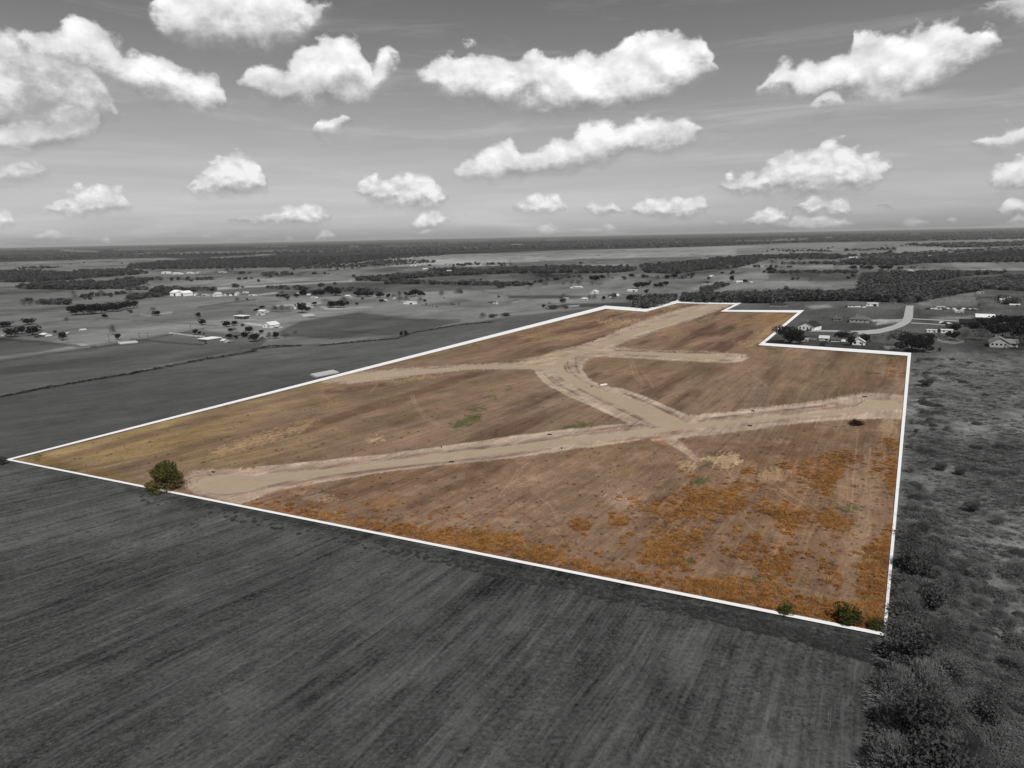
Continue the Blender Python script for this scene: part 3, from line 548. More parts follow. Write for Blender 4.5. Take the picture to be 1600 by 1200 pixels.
def flat_poly(name, pts, mat, z, wob=0.0, dens=6.0, kind='structure', parent=None, h=0.0):
    pts = np.array([tuple(gp(a, b))[:2] for a, b in pts]); out = []
    for a, b in zip(pts, np.roll(pts, -1, 0)):
        n = max(1, int(np.hypot(*(b-a))/dens))
        for i in range(n): out.append(a+(b-a)*i/n)
    out = np.array(out)
    if wob:
        out[:, 0] += (fbm(out[:, 0]*.15, out[:, 1]*.15, 3, 5)-.5)*wob*2; out[:, 1] += (fbm(out[:, 0]*.15+50, out[:, 1]*.15, 3, 6)-.5)*wob*2
    vs = [Vector((a, b, z)) for a, b in out]
    tris = geometry.tessellate_polygon([vs])
    me = bpy.data.meshes.new(name); F = [tuple(t) if (vs[t[1]]-vs[t[0]]).cross(vs[t[2]]-vs[t[0]]).z > 0 else tuple(t[::-1]) for t in tris]
    if h:
        n = len(vs); V = vs+[Vector((v.x, v.y, z-h)) for v in vs]; F += [(i, (i+1) % n, n+(i+1) % n, n+i) for i in range(n)]
    else: V = vs
    me.from_pydata(V, [], F); me.update(); me.materials.append(mat)
    o = bpy.data.objects.new(name, me); COL.objects.link(o)
    if kind: o['kind'] = kind
    if parent: o.parent = parent
    return o
ROAD_EW = [(305,757),(310,750),(322,745),(345,742),(375,743),(400,744.5),(450,739),(500,734),(600,721),(700,708.5),(800,697),(860,688),(960,677.5),(1008,671),(1040,667),(1072,662),(1130,658),(1200,651),(1300,643),(1335,640.5),(1350,631),(1370,626),(1392,626),(1410,631.5),(1414,635),(1412,639.5),(1390,640.5),(1350,642),(1300,647.5),(1200,656),(1160,660.5),(1085,669),(1040,675),(1010,680),(960,685),(860,698),(800,707.5),(700,721),(600,731),(500,745),(450,752),(420,758),(388,768),(360,772),(330,771),(310,765)]
ROAD_N = [(1040,668.5),(1025,667),(1007,655),(975,639),(940,622),(910,609),(887,597),(872,586),(864.5,575),(866,568),(876,561),(900,551),(925,541),(950,531),(975,522),(1030,505),(1060,495),(1095,485),(1125,476.5),(1137,476.5),(1110,485),(1075,496),(1040,508),(990,523),(960,535),(930,545),(911,552),(896,559),(884,567),(879,574),(886,582),(900,590.5),(920,600),(940,610),(975,620),(1012,632.5),(1050,650),(1070,659.5),(1080,664)]
ROAD_W = [(868,574.5),(850,571),(800,570),(760,570.5),(700,575),(625,580),(560,585),(530,588),(512,593),(520,596.5),(545,596.5),(600,590),(650,586),(720,580),(780,577),(830,576.5),(868,577)]
ROAD_E = [(922,547.6),(960,548.8),(1015,551.2),(1075,553.2),(1112,554),(1130,556.5),(1136,560),(1122,562.5),(1087,560.5),(1050,557.8),(975,552.5),(916,550.5)]
for i, (pl, z) in enumerate(((ROAD_EW, .06), (ROAD_N, .08), (ROAD_W, .07), (ROAD_E, .07))): flat_poly('road', pl, M_ROAD, z, .5, 5)
M_CONC = mat_flat('pale concrete paving', C8(178), .8, .12, .4)
flat_poly('street', [(1416,477.5),(1427.5,477.5),(1427,485),(1426.5,496),(1422,504),(1412,510),(1395,516),(1375,521),(1350,523),(1335,522),(1320,519),(1300,518.2),(1270,517.6),(1270,516),(1300,516.2),(1330,517.2),(1350,516.5),(1375,514),(1395,508.5),(1408,502),(1412,496),(1414,485)], M_CONC, .12, .1, 5)
for a in ([(1426,497.6),(1500,501.2),(1500,502.6),(1426,498.9)], [(1424,504),(1478,507.2),(1478,508.3),(1423,505.2)], [(1360,500),(1411,499),(1411,500.5),(1390,501),(1380,502.6),(1366,502)]): flat_poly('driveway', a, M_CONC, .10, 0, 6)

# ------------------------------------------------------------------ white boundary band laid on the ground round the field
M_WHITE = mat_flat('white boundary marking', (.86,.86,.86), .9, .0, 1.0)
def ribbon(name, L, halfw, mat, z):
    L = [np.array(p, float) for p in L]; n = len(L); A, B = [], []
    for i in range(n):
        a, b, c = L[i-1], L[i], L[(i+1) % n]; d1 = (b-a)/np.linalg.norm(b-a); d2 = (c-b)/np.linalg.norm(c-b)
        n1 = np.array([-d1[1], d1[0]]); n2 = np.array([-d2[1], d2[0]]); mm = (n1+n2)/np.linalg.norm(n1+n2); k = min(2.2, 1/max(.3, mm@n1))
        A.append(b+mm*halfw*k); B.append(b-mm*halfw*k)
    V, F = [], []
    for p in A: V.append(gp(*p, z))
    for p in B: V.append(gp(*p, z))
    for i in range(n): j = (i+1) % n; F.append((i, j, n+j, n+i))
    me = bpy.data.meshes.new(name); me.from_pydata(V, [], F); me.update(); me.materials.append(mat)
    for p in me.polygons:
        if p.normal.z < 0: p.flip()
    o = bpy.data.objects.new(name, me); COL.objects.link(o); o['kind'] = 'structure'; return o
ribbon('boundary_line', BOUND, 2.5, M_WHITE, .35)
# ------------------------------------------------------------------ vegetation
def mat_leaf(name, c1, c2, rough=.8):
    m = bpy.data.materials.new(name); m.use_nodes = True; t = NT(m.node_tree); t.n.clear()
    oi = t.new('ShaderNodeObjectInfo').outputs['Random']; pos = t.new('ShaderNodeNewGeometry').outputs['Position']
    n = t.noise(pos, .55, 3, .6)
    n2 = t.noise(pos, .07, 3, .6); f = t.m('ADD', t.mr(n, .3, .7, 0, .45), t.m('ADD', t.m('MULTIPLY', oi, .2), t.mr(n2, .35, .65, 0, .4)), clamp=True)
    c = t.mix(f, (*c1, 1), (*c2, 1)); b = t.new('ShaderNodeBsdfPrincipled'); t.l.new(c, b.inputs['Base Color'])
    b.inputs['Roughness'].default_value = rough; b.inputs['Specular IOR Level'].default_value = .15
    tr = t.new('ShaderNodeBsdfTranslucent'); t.l.new(c, tr.inputs[0]); mx = t.new('ShaderNodeMixShader'); mx.inputs[0].default_value = .38
    t.l.new(b.outputs[0], mx.inputs[1]); t.l.new(tr.outputs[0], mx.inputs[2]); t.l.new(mx.outputs[0], t.new('ShaderNodeOutputMaterial').inputs[0]); return m
M_OAK = mat_leaf('dark evergreen leaves', (.016,)*3, (.045,)*3)
M_BARE = mat_leaf('leafless grey twigs', (.10,)*3, (.26,)*3)
M_SHRUB = mat_leaf('grey brush leaves', (.05,)*3, (.14,)*3)
M_SCRUB = mat_leaf('pale dry scrub grass', (.15,)*3, (.36,)*3)
M_WOOD = mat_leaf('grey winter woodland', (.055,)*3, (.14,)*3)
M_FAR = mat_leaf('distant woodland', (.11,)*3, (.20,)*3)
M_GREEN = mat_leaf('olive green leaves', (.035,.038,.010), (.15,.15,.04))
M_TWIGC = mat_leaf('brown bare twigs', (.10,.07,.045), (.26,.17,.10))
M_BARK = mat_leaf('grey bark', (.05,)*3, (.10,)*3); M_BARKC = mat_leaf('brown bark', (.05,.035,.025), (.10,.075,.055))
M_ORANGE = mat_leaf('rust orange dry weeds', (.24,.105,.032), (.60,.31,.10))
M_STRAW = mat_leaf('straw coloured tufts', (.30,.20,.10), (.55,.40,.22))
M_WEEDG = mat_leaf('green weeds', (.05,.07,.015), (.13,.15,.04))
M_TUFT = mat_leaf('dry grey grass tufts', (.08,)*3, (.20,)*3)
def mesh_of(name, V, F, mat):
    me = bpy.data.meshes.new(name); me.from_pydata(V, [], F); me.update(); me.materials.append(mat); return me
def tube(V, F, a, b, r0, r1, n=5):
    a, b = Vector(a), Vector(b); d = (b-a).normalized(); e = d.orthogonal().normalized(); g = d.cross(e); k = len(V)
    for c, r in ((a, r0), (b, r1)):
        for i in range(n): an = 2*math.pi*i/n; V.append(c+(e*math.cos(an)+g*math.sin(an))*r)
    for i in range(n): j = (i+1) % n; F.append((k+i, k+j, k+n+j, k+n+i))
    F.append(tuple(k+n+i for i in range(n)))
def leaf_quads(V, F, c, s, rng, asp=1.0, up=None):
    ax = Vector(rng.normal(size=3)).normalized()
    if up is not None: ax = (ax*.6+up).normalized()
    e = ax.orthogonal().normalized(); th = rng.uniform(0, 6.28); e = (Matrix.Rotation(th, 3, ax)@e); g = ax.cross(e)
    k = len(V); a, b = e*s*.5, ax*s*asp*.5
    V += [c-a-b, c+a-b*.6, c+a*.7+b, c-a*.8+b*.8]; F.append((k, k+1, k+2, k+3))
def crown_mesh(name, kind, seed, n, mat, leaf=.09, w=1.0, low=.22):
    rng = np.random.default_rng(seed); V, F = [], []
    if kind == 'dense':
        lobes = []
        for i in range(9):
            an = i*2.4+rng.uniform(-.4, .4); rr = rng.uniform(.1, .34)*w
            lobes.append((Vector((math.cos(an)*rr, math.sin(an)*rr, rng.uniform(low+.16, .80))), rng.uniform(.15, .25)))
        lobes.append((Vector((0, 0, .66)), .30))
        for i in range(n):
            c, r = lobes[rng.integers(len(lobes))]; d = Vector(rng.normal(size=3)).normalized()
            p = c+Vector((d.x*w*r*1.15, d.y*w*r*1.15, d.z*r))*rng.uniform(.72, 1.06)
            if p.z < low*.7: continue
            leaf_quads(V, F, p, leaf*rng.uniform(.6, 1.5), rng)
    elif kind == 'bare':
        for i in range(n):
            an = rng.uniform(0, 6.28); q = rng.uniform(.15, 1)**.6; el = rng.uniform(.1, 1.45)
            d = Vector((math.cos(an)*math.cos(el)*w*.62, math.sin(an)*math.cos(el)*w*.62, math.sin(el)*.72)); p = Vector((0, 0, low))+d*q
            k = len(V); t = (d.normalized()+Vector(rng.normal(size=3))*.45).normalized(); sd_ = t.orthogonal().normalized(); L = leaf*rng.uniform(.8, 2.2); wd = leaf*rng.uniform(.10, .24)
            V += [p-sd_*wd, p+sd_*wd, p+t*L+sd_*wd*.2]; F.append((k, k+1, k+2))
    elif kind == 'tuft':
        for i in range(n):
            an = rng.uniform(0, 6.28); q = rng.uniform(0, .5); p = Vector((math.cos(an)*q*w, math.sin(an)*q*w, 0)); t = Vector((math.cos(an)*rng.uniform(0, .5), math.sin(an)*rng.uniform(0, .5), 1)).normalized()
            sd_ = Vector((math.sin(an+rng.uniform(-1, 1)), -math.cos(an), 0)).normalized(); k = len(V); L = rng.uniform(.4, 1.0); wd = leaf*rng.uniform(.5, 1.2)
            V += [p-sd_*wd, p+sd_*wd, p+t*L]; F.append((k, k+1, k+2))
    elif kind == 'mound':
        for i in range(n):
            d = Vector(rng.normal(size=3)).normalized(); d.z = abs(d.z); p = Vector((d.x*.5*w, d.y*.5*w, d.z*.9))*rng.uniform(.55, 1.02)
            leaf_quads(V, F, p+Vector((0, 0, .02)), leaf*rng.uniform(.6, 1.5), rng, 1.3)
    return mesh_of(name, V, F, mat)
def trunk_mesh(name, seed, mat, r=.035, low=.3, w=1.0, multi=1):
    rng = np.random.default_rng(seed); V, F = [], []
    for s in range(multi):
        b = Vector((rng.uniform(-.05, .05)*(multi-1), rng.uniform(-.05, .05)*(multi-1), -.02)); a = Vector((rng.uniform(-.04, .04), rng.uniform(-.04, .04), low))
        tube(V, F, b, a, r, r*.7, 6)
        for i in range(4 if multi > 1 else 6):
            an = i*1.05+rng.uniform(-.3, .3)+s; e = a+Vector((math.cos(an)*.26*w, math.sin(an)*.26*w, rng.uniform(.15, .4))); tube(V, F, a, e, r*.5, r*.2, 4)
            e2 = e+Vector((math.cos(an+.5)*.13*w, math.sin(an+.5)*.13*w, rng.uniform(.08, .2))); tube(V, F, e, e2, r*.2, r*.06, 3)
    return mesh_of(name, V, F, mat)
OAK = [(crown_mesh('crown', 'dense', 10+i, 620, M_OAK, .085, 1.15), trunk_mesh('trunk', 30+i, M_BARK, .035, .30)) for i in range(4)]
BIGOAK = [(crown_mesh('crown', 'dense', 60+i, 4200, M_OAK, .040, 1.5, .16), trunk_mesh('trunk', 63+i, M_BARK, .045, .26, 1.6)) for i in range(2)]
BARE = [(crown_mesh('crown', 'bare', 80+i, 620, M_BARE, .10, 1.15, .2), trunk_mesh('trunk', 90+i, M_BARK, .028, .25)) for i in range(3)]
SHR = [(crown_mesh('crown', 'dense', 100+i, 1700, M_SHRUB, .05, 1.3, .05), trunk_mesh('trunk', 110+i, M_BARK, .04, .15, 1.2, 3)) for i in range(3)]
THK = [(crown_mesh('crown', 'bare', 120+i, 1500, M_BARE, .075, 1.35, .08), trunk_mesh('trunk', 130+i, M_BARK, .022, .14, 1.5, 4)) for i in range(4)]
GRN = (crown_mesh('crown', 'dense', 157, 6500, M_GREEN, .042, 1.3, -.06), crown_mesh('twigs', 'bare', 151, 900, M_TWIGC, .07, 1.3, .05), trunk_mesh('trunk', 152, M_BARKC, .035, .2, 1.3, 3))
GSH = [(crown_mesh('crown', 'dense', 160+i, 1600, M_GREEN, .07, 1.4, .03), trunk_mesh('trunk', 165+i, M_BARKC, .03, .15, 1.2, 4)) for i in range(2)]
ORDW = ['first','second','third','fourth','fifth','sixth','seventh','eighth','ninth','tenth','eleventh','twelfth','thirteenth','fourteenth','fifteenth','sixteenth','seventeenth','eighteenth','nineteenth','twentieth']
def link(o, parent=None): COL.objects.link(o); o.parent = parent; return o
def thing(name, label, cat, loc=(0, 0, 0), rz=0.0, group=None):
    o = bpy.data.objects.new(name, None); COL.objects.link(o); o.location = loc; o.rotation_euler = (0, 0, rz); o.empty_display_size = .5
    o['label'] = label; o['category'] = cat
    if group: o['group'] = group
    return o
def part(name, me, parent): return link(bpy.data.objects.new(name, me), parent)
TREES_AT = []
def tree(x, y, h, w, kind, label, group, name=None, cat='tree'):
    m = mpp(x, y); p = gp(x, y); H = h*m*1.12; Wd = w*m*1.12
    src = {'o': OAK, 'O': BIGOAK, 'b': BARE, 's': SHR, 't': THK, 'g': GSH}[kind]; base = {'o': 1.10, 'O': 1.22, 'b': 1.25, 's': 1.25, 't': 1.85, 'g': 1.35}[kind]
    c, tr = src[random.randrange(len(src))]; e = thing(name or {'o': 'tree', 'O': 'oak_tree', 'b': 'bare_tree', 's': 'shrub', 't': 'bare_shrub', 'g': 'shrub'}[kind], label, cat, p, random.uniform(0, 6.28), group)
    sx = Wd/base; e.scale = (sx, sx, H); part('crown', c, e); part('trunk', tr, e); TREES_AT.append((p.x, p.y)); return e
CLUSTERS = [  # (what it is and where, group, [(x, base y, height, width, kind)]) - photo pixels; ordered left to right within a cluster
 ('{o} tree from the left around the far left farmyard', 'trees at the far left farmyard', [(5,511,8,24,'o'),(18,527,13,17,'o'),(33,522,12,13,'o'),(45,507,9,17,'o'),(52,524,14,19,'o'),(64,520,6,7,'b')]),
 ('{o} dark tree standing alone between far left farmyard and lane', 'lone trees near the far left lane', [(99,532,12,12,'o'),(177,523,15,10,'b'),(184,531,9,9,'o')]),
 ('{o} small tree on the left pasture above the farmyard', 'small trees on the left pasture', [(86,520,4,6,'s'),(104,503,7,8,'b'),(164,497,6,8,'o')]),
 ('{o} loose grey tree from the left on the upper left pasture', 'grey trees on the upper left pasture', [(38,478,7,9,'b'),(48,478,8,10,'b'),(57,476,6,5,'b'),(69,475,4,6,'s'),(115,462,8,11,'b'),(133,468,4,5,'s'),(158,461,7,9,'b'),(174,464,4,7,'s')]),
 ('{o} dark tree from the left in the dense clump around the hidden roof', 'dense tree clump on the left pasture', [(112,489,10,13,'o'),(119,492,15,18,'o'),(131,492,16,18,'o'),(143,490,13,15,'o'),(150,491,15,18,'o'),(159,490,14,15,'o'),(168,487,12,14,'o'),(176,487,13,14,'o'),(184,487,12,12,'o'),(191,485,12,12,'o'),(199,483,12,13,'o'),(209,482,11,13,'o')]),
 ('{o} tree standing alone on the pasture below the white barn', 'lone pasture trees below the white barn', [(204,489,5,8,'s'),(239,486,6,9,'b'),(245,493,7,11,'o'),(310,496,7,8,'o'),(317,508,9,10,'o')]),
 ('{o} small dark tree beside the white fence above the flat shed', 'small trees beside the white fence', [(305,523,8,8,'o'),(312,523,5,5,'o'),(318.5,523,3,4,'s')]),
 ('{o} tree from the left round the left roadside farm', 'trees round the left roadside farm', [(341,533,6,8,'o'),(355,511,9,12,'o'),(358,530,8,9,'o'),(360,519,6,8,'o'),(366,517,5,9,'b'),(367,509,7,10,'o'),(369,530,6,6,'o'),(379,510,4,7,'s'),(382,527,8,11,'o'),(390,521,10,13,'o'),(397,534,12,17,'o'),(409,521,5,8,'o'),(410,533,7,8,'b'),(421,530,11,9,'b'),(432,529,10,10,'o'),(446,529,11,12,'b'),(462,521,5,8,'b')]),
 ('{o} tree from the left among the sheds above the roadside farm', 'trees among the sheds', [(371,471,6,9,'b'),(375,492,7,11,'b'),(386,469,3,4,'s'),(401,487,5,8,'o'),(409,482,4,9,'o'),(430,487,9,12,'b'),(441,488,11,14,'b'),(452,487,10,13,'b'),(472,489,15,16,'o'),(482,485,4,10,'o'),(491,477,5,8,'o')]),
 ('{o} tree from the left in the long tree row over the left houses', 'long tree row over the left houses', [(434,465,5,6,'o'),(441,461,7,9,'b'),(444,466,6,13,'o'),(464,465,6,8,'o'),(473,461,8,10,'o'),(485,461,8,11,'b'),(495,463,9,11,'o'),(503,463,9,11,'o'),(514,460,12,13,'o'),(525,462,10,16,'o'),(533,458,6,8,'b'),(540,457,6,6,'b'),(555,456,6,7,'b'),(560,464,8,14,'o'),(571,464,8,14,'o'),(580,463,7,10,'o'),(594,465,8,13,'o')]),
 ('{o} tree from the left in front of the long tree row', 'trees in front of the long row', [(508,472,6,14,'b'),(519,481,10,15,'o'),(532,481,11,15,'o'),(538,471,7,14,'b'),(542.5,477,6,6,'o'),(558,477,4,5,'o'),(597,472,4,8,'o')]),
 ('{o} tree from the left in the dark row beside the cattle', 'dark tree row beside the cattle', [(607,466,7,8,'o'),(615,466,7,8,'b'),(624,465,10,10,'b'),(625,472,10,8,'b'),(634,463,7,8,'o'),(635,472,11,9,'b'),(642,464,9,10,'o'),(649,463,10,13,'o'),(657,472,7,10,'b'),(657.5,463,8,10,'o'),(662,463,6,5,'o'),(664,472,4,5,'o')]),
 ('lone bare tree on the pasture above the cattle', None, [(690,463,9,9,'b')]),
 ('{o} small dark tree on the ditch above the brown field', 'two small trees on the ditch', [(627,526,8,5,'o'),(634,525,8,5,'o')]),
 ('{o} grey tree from the left above the middle of the long left boundary', 'grey trees above the long left boundary', [(754,497,8,10,'b'),(770,496,5,14,'s'),(790,494,5,16,'s'),(849,481,5,6,'o'),(863,483,6,20,'s'),(884,482,4,9,'s')]),
 ('{o} tree from the left on the middle farmland strip', 'trees on the middle farmland strip', [(805,445,6,9,'b'),(829,447,5,11,'o'),(853,446,6,8,'b'),(880,445,4,7,'b'),(893,445,8,7,'b'),(904,445,7,9,'b'),(909,438,5,5,'b'),(925,439,8,10,'o'),(926,447,8,11,'b'),(931,441,10,11,'o'),(937,447,7,12,'b'),(941,437,7,9,'o'),(950,437,10,8,'b'),(957,437,5,7,'b'),(975,437,5,9,'s'),(987,434,6,9,'o')]),
 ('{o} round tree from the left in the two middle distance clumps', 'round trees in the middle clumps', [(996,451,10,12,'o'),(1003,450,8,8,'o'),(1010,448,7,7,'o'),(1014,447,6,6,'o'),(1024,450,7,8,'o'),(1032,450,8,10,'o'),(1040,447,7,9,'o')]),
 ('{o} tree from the left behind the kink of the boundary line', 'trees behind the boundary kink', [(921,469,8,9,'b'),(929,469,9,9,'b'),(943,470,7,6,'o'),(984,471,9,10,'o'),(993,471,7,8,'b'),(1001,470,7,8,'b'),(1010,470,6,8,'b'),(1021,470,9,8,'o'),(1032,469,7,8,'b'),(1043,469,8,8,'b')]),
 ('{o} tree from the left on the far open ground right of centre', 'trees on the far right centre ground', [(1043,436,6,10,'o'),(1053,436,8,11,'o'),(1066,436,8,11,'b'),(1128,428,3,5,'o'),(1143,440,9,7,'o'),(1164,442,5,8,'o'),(1194,427,4,5,'o'),(1204,426,8,13,'o')]),
 ('{o} tree from the left along the upper right field edge', 'trees along the upper right field', [(1278,428,4,8,'b'),(1325,437,5,6,'o'),(1324,426,4,4,'o'),(1333,422,6,10,'o'),(1348.5,422,5,8,'b'),(1358,422,7,11,'o'),(1378,422,7,12,'o'),(1388,422,8,14,'o'),(1394,427,4,5,'o')]),
 ('{o} sparse tree from the left in the row on the light upper right field', 'sparse trees on the upper right field', [(1206,413,7,6,'b'),(1212,413,6,6,'b'),(1222,413,5,6,'b'),(1233,413,4,8,'b'),(1240,413,4,6,'b'),(1248,412,4,7,'b'),(1258,412,3,5,'b'),(1273,412,5,7,'b'),(1287,412,4,7,'b'),(1301,412,5,6,'b'),(1313,412,7,5,'b')]),
 ('large spreading dark oak inside the notch of the white boundary', None, [(1236,536,24,38,'O')]),
 ('large dark oak standing behind the right corner of the boundary', None, [(1425,549,27,40,'O')]),
 ('dark oak crowded against the right side of the large corner oak', None, [(1442,550,21,26,'O')]),
 ('{o} dark tree from the left beside the small white houses', 'trees beside the small white houses', [(1287,540,7,11,'s'),(1315,532,13,23,'O'),(1329,540,14,13,'o'),(1352,538,15,15,'o'),(1367,531,7,5,'b'),(1388,533,9,7,'b')]),
 ('{o} yard tree from the left in front of the right hand grove', 'yard trees before the right grove', [(1453,531,9,11,'o'),(1467,527,8,8,'b'),(1468,550,7,5,'s'),(1481,527,8,9,'o'),(1492,531,13,13,'o'),(1509,531,17,15,'b')]),
 ('{o} tree from the left in the dense grove by the gabled house', 'dense grove by the gabled house', [(1494,516,10,12,'o'),(1508,522,10,14,'b'),(1520,518,14,20,'o'),(1530,508,10,16,'o'),(1532,532,18,24,'b'),(1541,514,16,22,'o'),(1549,526,18,24,'o'),(1556,510,16,22,'o'),(1566,526,18,22,'o'),(1573,508,14,22,'o'),(1580,518,16,20,'o'),(1588,508,14,22,'o'),(1594,530,20,24,'o'),(1597,546,24,22,'b'),(1604,516,18,22,'o'),(1612,540,26,26,'o')]),
 ('{o} tree from the left at the far end of the pale street', 'trees at the end of the street', [(1395,474,8,9,'b'),(1409,473,8,9,'o'),(1421,475,12,16,'b'),(1434,473,9,12,'o')]),
]
def build_trees():
    for lab, grp, L in CLUSTERS:
        for i, (x, y, h, w, k) in enumerate(L): tree(x, y, h, w, k, lab.format(o=ORDW[min(i, 19)]), grp)
build_trees()
# the big bush on the left of the field's near edge
p = gp(259, 763.5); m = mpp(258, 769); e = thing('bushy_tree', 'dark green bushy tree beside the gravel turning circle on the left', 'tree', (p.x, p.y, 0), 1.0)
e.scale = (53*m/1.25, 53*m/1.25, 43*m); part('crown', GRN[0], e); tw = part('twigs', GRN[1], e); tw.location = (.10, -.12, -.02); part('trunk', GRN[2], e)
tree(1326, 976, 30, 40, 'g', 'olive green bush just left of the near right boundary corner', None)
tree(1366, 982, 14, 28, 'g', 'low yellow green bush in the near right boundary corner', None)
tree(1226, 960, 17, 24, 'g', 'small dark green bush on the near boundary left of the corner bushes', None)
tree(3, 726, 13, 16, 's', 'dark bush just outside the leftmost tip of the boundary', None)

# ---- stuff: instanced vegetation masses
def gn_scatter(name, pts, scl, rot, sources, mat=None):
    """one mass: a cloud of points, each carrying a plant from `sources`"""
    n = len(pts); me = bpy.data.meshes.new(name); me.vertices.add(n); me.vertices.foreach_set('co', np.asarray(pts, np.float32).ravel())
    a = me.attributes.new('scl', 'FLOAT_VECTOR', 'POINT'); a.data.foreach_set('vector', np.asarray(scl, np.float32).ravel())
    a = me.attributes.new('rot', 'FLOAT_VECTOR', 'POINT'); rv = np.zeros((n, 3), np.float32); rv[:, 2] = rot; a.data.foreach_set('vector', rv.ravel())
    o = bpy.data.objects.new(name, me); COL.objects.link(o); o['kind'] = 'stuff'
    c = bpy.data.collections.new(name+' source')
    for s in sources: c.objects.link(bpy.data.objects.new(name+'_plant', s))
    g = bpy.data.node_groups.new(name, 'GeometryNodeTree'); g.interface.new_socket('Geometry', in_out='INPUT', socket_type='NodeSocketGeometry'); g.interface.new_socket('Geometry', in_out='OUTPUT', socket_type='NodeSocketGeometry')
    N = g.nodes; gi = N.new('NodeGroupInput'); go = N.new('NodeGroupOutput'); ip = N.new('GeometryNodeInstanceOnPoints'); ci = N.new('GeometryNodeCollectionInfo')
    ci.inputs['Collection'].default_value = c; ci.inputs['Separate Children'].default_value = True; ci.inputs['Reset Children'].default_value = True
    s_ = N.new('GeometryNodeInputNamedAttribute'); s_.data_type = 'FLOAT_VECTOR'; s_.inputs[0].default_value = 'scl'
    r_ = N.new('GeometryNodeInputNamedAttribute'); r_.data_type = 'FLOAT_VECTOR'; r_.inputs[0].default_value = 'rot'
    mp = N.new('GeometryNodeMeshToPoints')
    L = g.links; L.new(gi.outputs[0], mp.inputs['Mesh']); L.new(mp.outputs[0], ip.inputs['Points']); L.new(ci.outputs[0], ip.inputs['Instance']); ip.inputs['Pick Instance'].default_value = True
    L.new(s_.outputs[0], ip.inputs['Scale']); L.new(r_.outputs[0], ip.inputs['Rotation']); L.new(ip.outputs[0], go.inputs[0])
    md = o.modifiers.new('plants', 'NODES'); md.node_group = g; return o
def px_scatter(poly, sx, sy, keep=1.0):
    P_ = np.asarray(poly, float); x0, y0 = P_.min(0); x1, y1 = P_.max(0); X_, Y_ = np.meshgrid(np.arange(x0, x1, sx), np.arange(y0, y1, sy))
    X_ = X_.ravel()+RNG.uniform(-sx, sx, X_.size)*.6; Y_ = Y_.ravel()+RNG.uniform(-sy, sy, Y_.size)*.6
    k = (sdist(X_, Y_, P_) < 0) & (RNG.uniform(size=X_.size) < keep); return X_[k], Y_[k]
def to_ground(X_, Y_):
    d = cF[None]*FPX+cR[None]*(X_-800)[:, None]+cU[None]*(600-Y_)[:, None]; t = -CAM_H/d[:, 2]
    return d[:, 0]*t, d[:, 1]*t, t
OAKLO = [crown_mesh('low_crown', 'dense', 200+i, 130, M_WOOD, .19, 1.2, .04) for i in range(3)]
BARELO = [crown_mesh('low_bare', 'bare', 210+i, 160, M_BARE, .17, 1.2, .03) for i in range(2)]
FARLO = [crown_mesh('far_crown', 'dense', 220+i, 70, M_FAR, .28, 1.3, .0) for i in range(3)]
def wood(name, polys, sources, hm, sx=2.2, sy=1.0, keep=1.0, wr=1.1, hv=.35):
    A, B, Cc = [], [], []
    for pl in polys:
        X_, Y_ = px_scatter(pl, sx, sy, keep); gx, gy, t = to_ground(X_, Y_)
        if name == 'far_woodland': g_ = fbm(gx*.00045, gy*.0011, 4, 33) > .52; gx, gy, t = gx[g_], gy[g_], t[g_]
        h = hm*RNG.uniform(1-hv, 1+hv, len(gx)); wd = np.maximum(h*wr*RNG.uniform(.8, 1.3, len(gx)), t*1.9)
        A.append(np.stack([gx, gy, np.zeros_like(gx)], 1)); B.append(np.stack([wd, wd, h], 1)); Cc.append(RNG.uniform(0, 6.28, len(gx)))
    A, B, Cc = np.concatenate(A), np.concatenate(B), np.concatenate(Cc); return gn_scatter(name, A, B, Cc, sources)
wood('woodland', [[(-80,428),(0,426),(50,424),(100,428),(150,427),(210,424),(230,428),(130,436),(60,441),(-80,443)], [(200,421),(300,421),(400,419),(450,418),(540,413),(600,406),(700,399),(700,395),(600,398),(500,403),(400,403),(330,406),(260,408),(200,415)],
   [(24,451),(60,446),(100,444),(140,444),(170,444),(200,439),(230,442),(200,452),(120,453),(40,452)], [(241,462),(275,461),(280,455),(250,454),(241,457)],
   [(555,438),(620,433),(700,429),(760,424),(800,421),(900,418),(930,420),(1000,421),(985,425),(950,427.5),(800,427.5),(700,431.5),(640,436),(600,440),(557,439)],
   [(1000,417),(1050,414),(1100,408),(1140,403),(1200,400),(1280,399),(1340,401),(1310,405),(1200,405),(1180,412),(1145,420),(1110,421),(1060,428),(1010,427)],
   [(1345,441),(1400,431),(1480,429),(1500,430),(1500,433),(1450,441),(1420,450),(1530,450),(1525,456),(1500,459),(1430,473),(1395,472),(1345,462),(1347,440)],
   [(1318,410),(1345,408),(1400,408),(1480,402),(1600,392),(1640,392),(1640,410),(1500,410),(1440,412),(1400,415),(1320,414)], [(1066,472),(1075,468),(1150,466),(1200,464),(1240,463),(1300,464),(1345,463),(1395,466),(1395,473),(1345,470.5),(1240,471),(1200,474),(1100,473.5)],
   [(990,479),(1010,472),(1056,470),(1010,483)]], OAKLO+BARELO[:1], 7.6, 2.4, .8, .92)
wood('sparse_woodland', [[(1420,452),(1500,441),(1580,432),(1700,429),(1700,458),(1530,452),(1460,452)], [(1345,434),(1480,434),(1500,431),(1400,431)], [(1345,400),(1400,396),(1600,386),(1640,386),(1600,396),(1480,404),(1400,408),(1345,406)]], BARELO+OAKLO[:1], 5.0, 3.2, 1.1, .8, 1.8)
